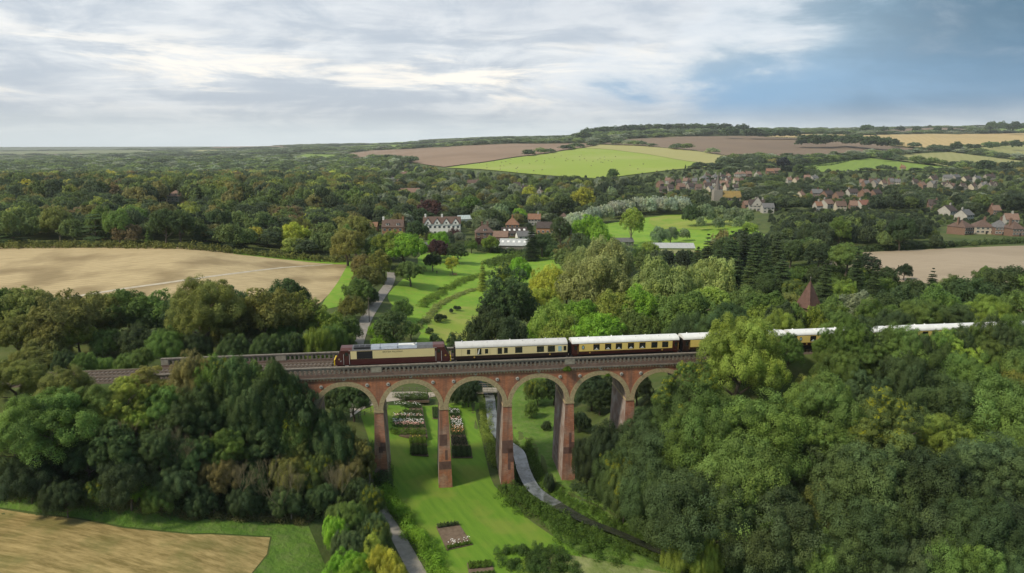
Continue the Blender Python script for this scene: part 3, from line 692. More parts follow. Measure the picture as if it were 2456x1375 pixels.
def coach(s0, idx, label, wins, doors, kindc, cream, low, roofm, crest=True, name_txt=None, wtype='pullman'):
    LN = 19.5; r = empty('railway_coach'); place(r, s0 + .45); tag(r, label, 'railway coach', 'coaches of the train')
    W = HWID; zc0, zc1 = 1.80, 3.08
    b = MB(); b.prism([(-W + .12, 1.08), (-W, 1.2), (-W - .02, 1.6), (-W, 3.20), (W, 3.20), (W + .02, 1.6), (W, 1.2), (W - .12, 1.08)], 0, LN, 'x'); b.build('body', low, r)
    # roof as an elliptical vault
    pts = [(-W - .05, 3.20)] + [(-(W + .03) * math.cos(math.pi * i / 12), 3.22 + .66 * math.sin(math.pi * i / 12) ** .85) for i in range(1, 12)] + [(W + .05, 3.20)]
    rf = MB(); rf.prism(pts[::-1], -.02, LN + .02, 'x'); ro = rf.build('roof', roofm, r)
    v = MB(); rr = random.Random(idx)
    for i in range(9): v.tube((1.2 + i * 2.1 + rr.uniform(-.2, .2), rr.choice((-.45, .45)), 3.72), (1.2 + i * 2.1, rr.choice((-.45, .45)), 3.95), .13, .11, 8)
    v.build('roof_vent', roofm, ro)
    segs = []
    x = .0 if wtype == 'brake' else 1.25; xe = LN if wtype == 'brake' else LN - 1.25
    cpn = MB()
    for sd in (-1, 1):
        y0, y1 = sorted((sd * (W + .0), sd * (W + .035))); cpn.box(x, xe, y0, y1, zc0, zc1)
    cpn.build('upper_panel', cream, r)
    ln = MB(); [ln.box(x, xe, *sorted((sd * (W + .03), sd * (W + .045))), zc0 - .05, zc0 - .005) for sd in (-1, 1)]; ln.build('lining', mGilt if wtype != 'brake' else mUmberDk, r)
    for (wx, ww, z0, z1, ty) in wins:
        for sd in (-1, 1):
            f = MB(); y0, y1 = sorted((sd * (W + .02), sd * (W + .055))); f.box(wx - ww / 2 - .06, wx + ww / 2 + .06, y0, y1, z0 - .06, z1 + .06)
            fo = f.build('window', low if ty != 'f' else mCream, r)
            g = MB(); y0, y1 = sorted((sd * (W + .03), sd * (W + .065)))
            if ty == 'v': 
                zt = z1 - .28; g.box(wx - ww / 2, wx + ww / 2, y0, y1, z0, zt - .05)
                for q in range(3): g.box(wx - ww / 2 + q * ww / 3 + .02, wx - ww / 2 + (q + 1) * ww / 3 - .02, y0, y1, zt, z1)
            else: g.box(wx - ww / 2, wx + ww / 2, y0, y1, z0, z1)
            g.build('pane', mFrost if ty == 'f' else mGlass, fo)
            if ty in ('v', 'l') and kindc == 'pullman':
                t_ = MB(); y0, y1 = sorted((sd * (W + .05), sd * (W + .075)))
                t_.prism([(wx - .34, z0 + .0), (wx + .34, z0 + .0), (wx + .30, z0 + .10), (wx - .28, z0 + .12)], y0, y1, 'y')
                t_.prism([(wx - .10, z0 + .12), (wx + .14, z0 + .12), (wx + .07, z0 + .32), (wx - .04, z0 + .32)], y0, y1, 'y'); t_.build('table_setting', mWhite, fo)
            if ty == 'c':
                t_ = MB(); y0, y1 = sorted((sd * (W + .05), sd * (W + .075))); t_.prism([(wx - .32, z0), (wx - .05, z1), (wx + .1, z1), (wx - .1, z0)], y0, y1, 'y'); t_.build('curtain', mWhite, fo)
    for dx in doors:
        for sd in (-1, 1):
            d = MB(); y0, y1 = sorted((sd * (W + .02), sd * (W + .05))); d.box(dx - .36, dx + .36, y0, y1, 1.02, 3.05)
            do = d.build('door', low, r)
            g = MB(); y0, y1 = sorted((sd * (W + .04), sd * (W + .065))); g.box(dx - .22, dx + .22, y0, y1, 2.1, 2.85); g.build('pane', mGlass, do)
            h = MB(); y0, y1 = sorted((sd * (W + .05), sd * (W + .09))); h.box(dx + .42, dx + .46, y0, y1, 1.4, 2.7); h.build('handrail', mGilt, do)
    if crest:
        for cx in ((1.95,) if kindc == 'pullman' else ()):
            for sd in (-1, 1):
                e = MB(); n = 18
                y0, y1 = sorted((sd * (W + .03), sd * (W + .07)))
                e.prism([(cx + .24 * math.cos(2 * math.pi * i / n), 2.5 + .38 * math.sin(2 * math.pi * i / n)) for i in range(n)], y0, y1, 'y'); eo = e.build('oval_window', mUmberDk, r)
                e = MB(); y0, y1 = sorted((sd * (W + .05), sd * (W + .08)))
                e.prism([(cx + .15 * math.cos(2 * math.pi * i / n), 2.5 + .27 * math.sin(2 * math.pi * i / n)) for i in range(n)], y0, y1, 'y'); e.build('pane', mFrost, eo)
    for cx in (3.2, 16.4):
        e = MB(); e.disc((cx, -W - .03, 1.5), .16, 'y', .03, 10); e.disc((cx, -W - .05, 1.5), .07, 'y', .03, 8); e.build('crest', mGilt, r)
    if name_txt: text_mesh('coach_name', name_txt, .34, mGilt, r, (LN / 2, -W - .03, 1.38), (rad(90), 0, 0), 1.5)
    e = MB()
    e.box(-.28, 0, -.75, .75, 1.0, 3.25).build('gangway', mUnder, r); MB().box(LN, LN + .28, -.75, .75, 1.0, 3.25).build('gangway', mUnder, r)
    e = MB()
    for sx, d in ((0, -1), (LN, 1)):
        for q in (-.87, .87): e.tube((sx, q, .95), (sx + d * .42, q, .95), .09, .09, 8); e.disc((sx + d * .42, q, .95), .24, 'x', .05, 12)
    e.build('buffers', mUnder, r)
    u = MB(); u.box(.2, LN - .2, -1.2, 1.2, .66, 1.09); u.box(5, 7.6, -1.15, -.5, .3, .68); u.box(9, 10.6, -1.15, 1.1, .32, .68); u.box(12, 14.4, -1.15, -.4, .28, .68); u.build('underframe', mUnder, r)
    bogie(r, 2.6); bogie(r, LN - 2.6)
    if kindc == 'brake':
        x_ = MB()
        for i in range(6): x_.box(1.0 + i * 1.22, 1.02 + i * 1.22, -W - .045, -W - .034, 1.05, 3.0)
        for i in range(2): x_.box(14.3 + i * 1.6, 14.32 + i * 1.6, -W - .045, -W - .034, 1.05, 3.0)
        x_.build('door_joint', mUmberDk, r)
    return r
def loco(s0):
    LN = 19.3; r = empty('diesel_locomotive'); place(r, s0 + .3); tag(r, 'maroon and cream diesel locomotive with yellow buffer beam, heading the train on the viaduct', 'locomotive')
    W = 1.33; TOP = 3.88
    b = MB()
    sidep = [(.3, .95), (.05, 1.25), (.05, 1.85), (.98, TOP - .36), (LN - .98, TOP - .36), (LN - .05, 1.85), (LN - .05, 1.25), (LN - .3, .95)]
    b.prism(sidep, -W, W, 'y'); b.build('body', mMaroon, r)
    # roof: chamfered hood
    q = MB(); pr = [(-W, TOP - .36), (-W + .5, TOP), (W - .5, TOP), (W, TOP - .36)]
    def seg(x0, x1, m, nm, prof=pr, par=r, dz=0):
        z = MB(); z.prism([(p[0], p[1] + dz) for p in prof[::-1]], x0, x1, 'x'); return z.build(nm, m, par)
    for a, b_, c in ((1.0, 2.9, 0), (LN - 2.9, LN - 1.0, 0)): seg(a, b_, mMaroonRoof, 'cab_roof')
    seg(2.905, 6.0, mDkGrey, 'roof_panel'); seg(6.005, 13.7, mSilver, 'roof_panel'); seg(13.705, LN - 2.905, mDkGrey, 'roof_panel')
    g = MB(); 
    for i in range(3): g.box(3.15 + i * .95, 3.95 + i * .95, -W + .15 + 0, .3, TOP + .003, TOP + .06)
    g.build('radiator_grille', mGrille, r)
    g = MB(); g.box(3.2, 5.85, -W + .14, -W + .5, TOP - .2, TOP + .035); g.build('radiator_grille', mGrille, r)
    g = MB()
    for x in (7.5, 10.4): MB().box(x, x + .05, -W + .05, W - .05, TOP - .22, TOP + .03).build('roof_rib', mDkGrey, r)
    g = MB(); g.box(10.6, 12.9, -.55, .2, TOP + .0, TOP + .10); g.build('roof_duct', mRoofW, r)
    g = MB(); g.tube((13.3, -.35, TOP), (13.3, -.35, TOP + .22), .42, .36, 14); e = g.build('exhaust', mRoofW, r)
    g = MB(); g.disc((13.3, -.35, TOP + .225), .22, 'z', .03, 12); g.build('exhaust_opening', mGrille, e)
    for sd in (-1, 1):
        def P_(nm, x0, x1, z0, z1, m, d=.02, par=r, base=0.0):
            y0, y1 = sorted((sd * (W + base), sd * (W + base + d))); z = MB(); z.box(x0, x1, y0, y1, z0, z1); return z.build(nm, m, par)
        P_('cream_panel', 2.62, LN - 2.62, 1.98, 3.36, mCream)
        sl = MB(); y0, y1 = sorted((sd * (W + .018), sd * (W + .026)))
        for i in range(7): sl.box(6.5, LN - 2.7, y0, y1, 2.14 + i * .165, 2.152 + i * .165)
        sl.build('panel_ribs', mLine, r)  # horizontal lines in a darker cream
        gr = P_('side_grille', 3.65, 6.25, 2.0, 3.32, mGrille, .035)
        sl = MB(); y0, y1 = sorted((sd * (W + .034), sd * (W + .045)))
        for x in (3.65, 4.95, 6.2): sl.box(x, x + .05, y0, y1, 2.0, 3.32)
        sl.build('grille_frame', mUnder, gr)
        P_('lining', 2.3, LN - 2.3, 3.44, 3.475, mRoofW, .012)
        for x in (1.55, LN - 2.35):
            d = P_('cab_door', x, x + .8, 1.2, 3.35, mMaroon, .015); P_('window', x + .16, x + .64, 2.6, 3.2, mGlass, .012, d, .016)
            hr = MB(); y0, y1 = sorted((sd * (W + .03), sd * (W + .07)))
            for q_ in (-.10, .86): MB().box(x + q_, x + q_ + .04, y0, y1, 1.1, 2.9).build('handrail', mRoofW, d)
            P_('step', x + .1, x + .7, .82, .88, mRoofW, .05)
        for x in (.62, LN - .9): 
            c = MB(); c.disc((x + .1, sd * (W + .012), 2.05), .15, 'y', .025, 10); c.build('crest', mGilt, r)
    text_mesh('lettering', 'BRITISH PULLMAN', .36, mLetter, r, (9.6, -W - .026, 2.95), (rad(90), 0, 0), 1.15)
    text_mesh('lettering', 'PULLMAN', .30, mGilt, r, (9.6, -W - .03, 3.38), (rad(90), 0, 0), 2.4)
    text_mesh('fleet_number', '67', .26, mRoofW, r, (1.0, -W - .006, 1.62), (rad(90), 0, 0))
    for x, d in ((0, -1), (LN, 1)):
        y = MB(); xs = sorted((x + .0 * d + (.02 if d < 0 else -.02), x + .14 * d)); y.box(xs[0], xs[1], -W + .05, W - .05, 1.0, 1.95); y.build('yellow_end', mYel, r)
        # windscreen lies on the raked nose
        n0 = Vector((.05, 0, 1.85)); n1 = Vector((.98, 0, TOP - .36))
        def nz(t, off): 
            p = n0.lerp(n1, t); nn = Vector((-(n1 - n0).z, 0, (n1 - n0).x)).normalized(); p = p + nn * off; return (p.x if d < 0 else LN - p.x, p.z)
        ws = MB()
        for y0, y1 in ((-1.1, -.08), (.08, 1.1)): 
            a, b_, c, e = nz(.25, .0), nz(.85, .0), nz(.85, .03), nz(.25, .03); ws.prism([a, b_, c, e], y0, y1, 'y')
        ws.build('windscreen', mGlass, r)
        bf = MB()
        for q in (-.87, .87): bf.tube((x, q, .95), (x + d * .5, q, .95), .10, .10, 8); bf.disc((x + d * .5, q, .95), .25, 'x', .05, 12)
        bf.build('buffers', mUnder, r)
        for q in (-.8, .8):
            h = MB(); h.disc((x + d * .15, q, 1.65), .1, 'x', .05, 10); h.build('headlight', mRoofW, r)
    u = MB(); u.box(.4, LN - .4, -1.15, 1.15, .6, .97); u.box(6.6, 12.6, -1.2, 1.2, .3, .62); u.build('underframe', mUnder, r)
    bogie(r, 3.1, 2.8); bogie(r, LN - 3.1, 2.8)
mMaroon = mat('maroon_paint', (.080,.022,.022), (.066,.019,.018), 1.1, .30, spec=.5)
mMaroonRoof = mat('faded_maroon_roof', (.115,.050,.046), (.09,.038,.035), 1.4, .45)
mLine = mat('panel_line', (.50,.38,.17)); mLetter = mat('dark_lettering', (.10,.055,.03))
loco(-30.1)
PW = [(4.35, 1.0, 2.02, 2.95, 'v'), (6.45, 1.0, 2.02, 2.95, 'v'), (8.4, 1.0, 2.02, 2.95, 'v'), (10.6, 1.0, 2.02, 2.95, 'v'), (12.7, 1.0, 2.02, 2.95, 'v'), (14.9, 1.0, 2.02, 2.95, 'n'), (16.9, 1.0, 2.02, 2.95, 'n')]
BW = [(2.2, .42, 2.15, 2.85, 'n'), (4.05, .6, 2.0, 2.98, 'c'), (5.3, .42, 2.15, 2.85, 'n'), (7.6, .62, 2.0, 2.95, 'v'), (8.65, .5, 2.1, 2.95, 'v'), (10.9, 1.12, 2.05, 2.98, 'v'), (14.7, 1.12, 2.05, 2.98, 'v'), (16.65, 1.12, 2.0, 2.98, 'v'), (18.15, .6, 2.0, 2.95, 'f'), (19.05, .36, 2.15, 2.85, 'n')]
coach(-10.0, 1, 'pale cream and dark brown coach with light grey roof coupled behind the locomotive', BW, [], 'brake', mCream, mUmberDk, mRoofG, False, None, 'brake')
coach(10.35, 2, 'reddish brown and golden coach with seven windows, second behind the locomotive', PW, [.62, 18.88], 'pullman', mCreamY, mUmber, mRoofW)
PW3 = [(4.3, 1.3, 2.02, 2.95, 'n'), (7.0, 1.1, 2.02, 2.95, 'v'), (9.4, 1.1, 2.02, 2.95, 'v'), (11.8, 1.1, 2.02, 2.95, 'v'), (14.4, 1.3, 2.02, 2.95, 'n')]
coach(30.7, 3, 'dark brown and golden coach half hidden by the tall tree on the viaduct', PW3, [.62, 18.88], 'pullman', mCreamY, mUmberDk, mRoofW, False)
coach(51.1, 4, 'dark brown and golden coach with an oval window, just right of the tall green tree', PW, [.62, 18.88], 'pullman', mCreamY, mUmberDk, mRoofW)
coach(71.5, 5, 'dark brown and golden coach of which little but the white roof shows between the treetops', PW, [.62, 18.88], 'pullman', mCreamY, mUmberDk, mRoofW)
coach(91.9, 6, 'coach at the right edge of the photo, its white roof almost buried in the trees', PW, [.62, 18.88], 'pullman', mCreamY, mUmberDk, mRoofW)
# ---------------------------------------------------------------- trees
def rnd_dirs(r, n):
    v = r.normal(size=(n, 3)); return v / np.linalg.norm(v, axis=1, keepdims=True)
def quads(r, pos, nrm, size, elong=1.0, axis=None):
    n = len(pos); a = rnd_dirs(r, n) if axis is None else axis
    t1 = np.cross(nrm, a); t1 /= np.linalg.norm(t1, axis=1, keepdims=True) + 1e-9; t2 = np.cross(nrm, t1)
    s1 = (size * r.uniform(.55, 1.15, n))[:, None]; s2 = (size * elong * r.uniform(.55, 1.15, n))[:, None]
    if axis is not None: s1, s2 = s1, s2
    bend = nrm * (size * r.uniform(-.35, .35, n))[:, None]
    j = lambda: (r.uniform(.45, 1.0, n))[:, None]
    c = [pos - t1 * s1 * j() + bend, pos - t2 * s2 * j(), pos + t1 * s1 * j() + bend, pos + t2 * s2 * j()]
    V = np.stack(c, 1).reshape(-1, 3); return V
def crown_pts(kind, seed, n):
    "leaf positions and normals inside the unit tree: crown radius 1, total height 1 (z), ground at 0"
    r = np.random.default_rng(seed); P_, Nn, lv, lh, tip = [], [], [], [], []
    if kind == 'conifer' or kind == 'cedar':
        nw = 27 if kind == 'conifer' else 7; per = []
        for w in range(nw):
            h = .08 + .90 * (w + r.uniform(-.7, .7)) / nw; R_ = max(.1, (1 - h) ** .72) if kind == 'conifer' else (1 - h * .75) * r.uniform(.8, 1.1)
            nb = 9 if kind == 'conifer' else 8
            for b in range(nb): per.append((h, R_ * r.uniform(.75, 1.1), r.uniform(0, 2 * math.pi)))
        m = max(8, n // len(per))
        for h, R_, a in per:
            t = r.uniform(.05, 1, m) ** .8; sp = (.10 + .16 * t) * (1 if kind == 'conifer' else 2.0)
            off = r.normal(size=(m, 3)) * np.array([1, 1, .06 if kind == 'cedar' else .12]) * (sp * R_)[:, None] * np.array([1, 1, .5])
            x = np.cos(a) * t * R_; y = np.sin(a) * t * R_; z = h - t * R_ * .10 + (t * .03)
            p = np.stack([x, y, z], 1) + off * np.array([1, 1, .5]); P_.append(p)
            nn = np.stack([x * .6, y * .6, np.full(m, .8)], 1) + rnd_dirs(r, m) * .5; Nn.append(nn)
            q = r.uniform(.2, .8); lv.append(np.clip(q + r.normal(size=m) * .15, 0, 1)); lh.append(np.full(m, r.uniform(0, .3))); tip.append(np.zeros(m))
    else:
        cfg = dict(round=(42, .24, .56, .68, .40, (.22, .40)), tall=(46, .16, .58, .64, .44, (.20, .40)), spread=(36, .34, .60, .72, .30, (.22, .38)), willow=(34, .10, .54, .62, .42, (.26, .42)),
                   column=(22, .08, .53, .50, .50, (.30, .46)), bush=(26, .0, .42, .60, .42, (.28, .46)), loose=(58, .12, .56, .72, .46, (.15, .30)))[kind]
        nl, zlo, zc, rr, zr, rl = cfg
        cs, rs, ups = [], [], []
        while len(cs) < nl:
            d = rnd_dirs(r, 1)[0]
            if d[2] < -.55: continue
            k = r.uniform(.75, 1.05)
            c = np.array([d[0] * rr * k, d[1] * rr * k, zc + d[2] * zr * k * .80])
            if c[2] < zlo + .06: continue
            cs.append(c); rs.append(r.uniform(*rl) * (1 - .25 * max(0, d[2])))
        cs.append(np.array([0, 0, zc])); rs.append(rr * .8)
        cs = np.array(cs); rs = np.array(rs); wgt = rs ** 2; wgt /= wgt.sum()
        zs = .55 if kind != 'column' else .8          # vertical squash of lobes in the unit tree
        ar = dict(round=.9, tall=1.5, spread=.62, willow=1.0, column=2.4, bush=.8, loose=1.4)[kind]
        for i in range(len(cs)):
            m = int(n * wgt[i]) + 2; ns = 12
            sd = rnd_dirs(r, ns); sd[:, 2] = np.abs(sd[:, 2]) * 1.0 - .25; sd /= np.linalg.norm(sd, axis=1, keepdims=True)
            sr = r.uniform(.30, .52, ns); k = r.integers(0, ns, m)
            dd = rnd_dirs(r, m); dd = dd + sd[k] * .7; dd /= np.linalg.norm(dd, axis=1, keepdims=True)
            shell = r.uniform(.55, 1.08, m)[:, None]
            p = (sd[k] * .72 + dd * sr[k][:, None] * shell) * rs[i]
            q = r.uniform(0, 1); sub = r.uniform(-.18, .18, ns)
            if kind == 'willow':
                hang = r.uniform(0, 1, m) ** 2 * (.35 * rs[i]); p[:, 2] -= hang
            p = cs[i] + p * np.array([1, 1, 1.12 / (2 * ASP[kind])]) 
            nn = dd + rnd_dirs(r, m) * .26 + np.array([0, 0, .12]); P_.append(p); Nn.append(nn)
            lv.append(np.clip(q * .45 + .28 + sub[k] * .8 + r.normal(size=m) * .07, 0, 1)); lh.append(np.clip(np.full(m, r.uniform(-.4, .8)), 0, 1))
            tp = (r.uniform(0, 1, ns) < .33)[k] & (dd[:, 2] > .25) & (cs[i][2] > zc) & (r.uniform(0, 1, m) < .75); tip.append(tp.astype(float))
        # inner fill so that the crown is not hollow
    P_ = np.concatenate(P_); Nn = np.concatenate(Nn); Nn /= np.linalg.norm(Nn, axis=1, keepdims=True) + 1e-9
    lv = np.concatenate(lv); lh = np.concatenate(lh); tip = np.concatenate(tip)
    ok = P_[:, 2] > .015
    return P_[ok], Nn[ok], lv[ok], lh[ok], tip[ok], r
ASP = dict(round=1.0, tall=1.35, spread=.80, willow=1.05, column=2.6, bush=.8, loose=1.4, conifer=2.4, cedar=1.1)    # nominal height / width
def crown_mesh(kind, seed, n, leaf):
    "leaf = card size relative to crown RADIUS"
    P_, Nn, lv, lh, tip, r = crown_pts(kind, seed, n)
    A = ASP[kind] * 2                      # height of the tree in crown radii
    if kind not in ('conifer', 'cedar'):
        mx = np.percentile(np.hypot(P_[:, 0], P_[:, 1]), 98); P_[:, :2] /= mx; P_[:, 2] *= 1 / np.percentile(P_[:, 2], 99.5)
    pos = P_ * np.array([1, 1, A]); m = len(pos)
    if kind == 'willow':
        ax = np.tile(np.array([[0., 0, 1]]), (m, 1)) + r.normal(size=(m, 3)) * .15
        nn = Nn * np.array([1, 1, .45]); nn /= np.linalg.norm(nn, axis=1, keepdims=True) + 1e-9
        V = quads(r, pos, nn, np.full(m, leaf * .9), 1.25, ax)
    else: V = quads(r, pos, Nn, np.full(m, leaf))
    return np_mesh('crown', V, np.arange(m * 4), 4, dict(lv=np.repeat(lv, 4), lh=np.repeat(lh, 4), lt=np.repeat(tip, 4)))
def trunk_mb(kind, seed, A):
    r = random.Random(seed); b = MB(); top = A * (.62 if kind not in ('conifer', 'column') else .9); rb = .075 if kind not in ('bush',) else .04
    if kind == 'bush': top = A * .4
    prev = Vector((0, 0, -.15)); n = 5
    for i in range(1, n + 1):
        p = Vector((r.uniform(-.05, .05) * i * .5, r.uniform(-.05, .05) * i * .5, top * i / n)); b.tube(prev, p, rb * (1 - .75 * (i - 1) / n), rb * (1 - .75 * i / n), 7)
        if i >= 2 and kind not in ('conifer', 'column'):
            for _ in range(2):
                a = r.uniform(0, 6.28); q = p + Vector((math.cos(a) * .55, math.sin(a) * .55, A * .16)); b.tube(p, q, rb * .5 * (1 - .6 * i / n), rb * .15, 5)
        prev = p
    return b
LOD = {0: (95000, .0185), 1: (20000, .039), 2: (4500, .078), 3: (1100, .150)}
PROTO = {}
def proto(kind, lod, var):
    k = (kind, lod, var)
    if k not in PROTO:
        n, lf = LOD[lod]; seed = (hash_(kind) * 7 + var * 13 + lod) % 10007
        if kind == 'conifer': n = int(n * 1.6)
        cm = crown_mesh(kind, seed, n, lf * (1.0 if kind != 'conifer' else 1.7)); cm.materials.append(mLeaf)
        tm = trunk_mb(kind, seed, ASP[kind] * 2).mesh('trunk'); tm.materials.append(mBark)
        PROTO[k] = (cm, tm)
    return PROTO[k]
def hash_(s): return sum(ord(c) * (i + 3) for i, c in enumerate(s))
TINT = dict(D=(.072,.112,.046), M=(.112,.172,.048), O=(.165,.180,.055), B=(.165,.300,.038), Y=(.320,.350,.060), G=(.180,.235,.130), P=(.100,.056,.056), S=(.40,.455,.35), W=(.265,.325,.115),
            T=(.092,.138,.044), K=(.048,.076,.036), R=(.165,.150,.062), N=(.038,.052,.062), L=(.205,.270,.058))
for _k in TINT: TINT[_k] = tuple(c * (1.15 if _k == 'W' else 1.0 if _k in 'SPN' else 1.26) for c in TINT[_k])
NASP = dict(round=1.0, tall=1.35, spread=.80, willow=1.05, column=2.6, bush=.85, loose=1.3, conifer=2.4, cedar=1.1)
TREES = []   # dict(x,y,z,h,w,kind,tint,px,py)
def T(px, ytop, Y, wpx, kind='round', tint='M', hmax=None, hmin=2, lock=False):
    asp = NASP[kind]; u, r = ray(px, ytop); ys = Y * (np.linspace(.80, 1.2, 81) if Y > 111 else np.linspace(.95, 1.05, 81)); zt = CAMH + r * ys; gg = tz(u * ys, ys)
    ws = wpx * (ys * cp - (zt - CAMH) * sp_) / F; hh = zt - gg
    s_, t_ = loc_st(u * ys, ys); bad = (np.abs(t_ - 4.4) < 5.2 + ws * .42)
    if Y < 300:
        side = loc_st(u * Y, Y)[1] - 4.4; bad |= (np.sign(t_ - 4.4) != np.sign(side))
    cost = np.abs(np.log(np.maximum(hh, .3) / (ws * asp))) + 2.2 * np.abs(np.log(ys / Y)) + bad * 50
    k = 40 if lock else int(np.argmin(cost)); Y = float(ys[k]); w = float(ws[k]); g = float(gg[k]); h = max(float(hh[k]), hmin, w * asp * .55)
    if h > w * asp * 1.5: w = min(w * 1.35, h / (asp * 1.5) if h / (asp * 1.5) < w * 1.35 else w * 1.35)
    if Y < 111: w *= .92
    h = min(h, 1.9 * asp * w)
    if hmax: h = min(h, hmax)
    p = Vector((u * Y, Y, 0))
    TREES.append(dict(x=p.x, y=p.y, z=g, h=h, w=w, kind=kind, tint=tint, man=True))
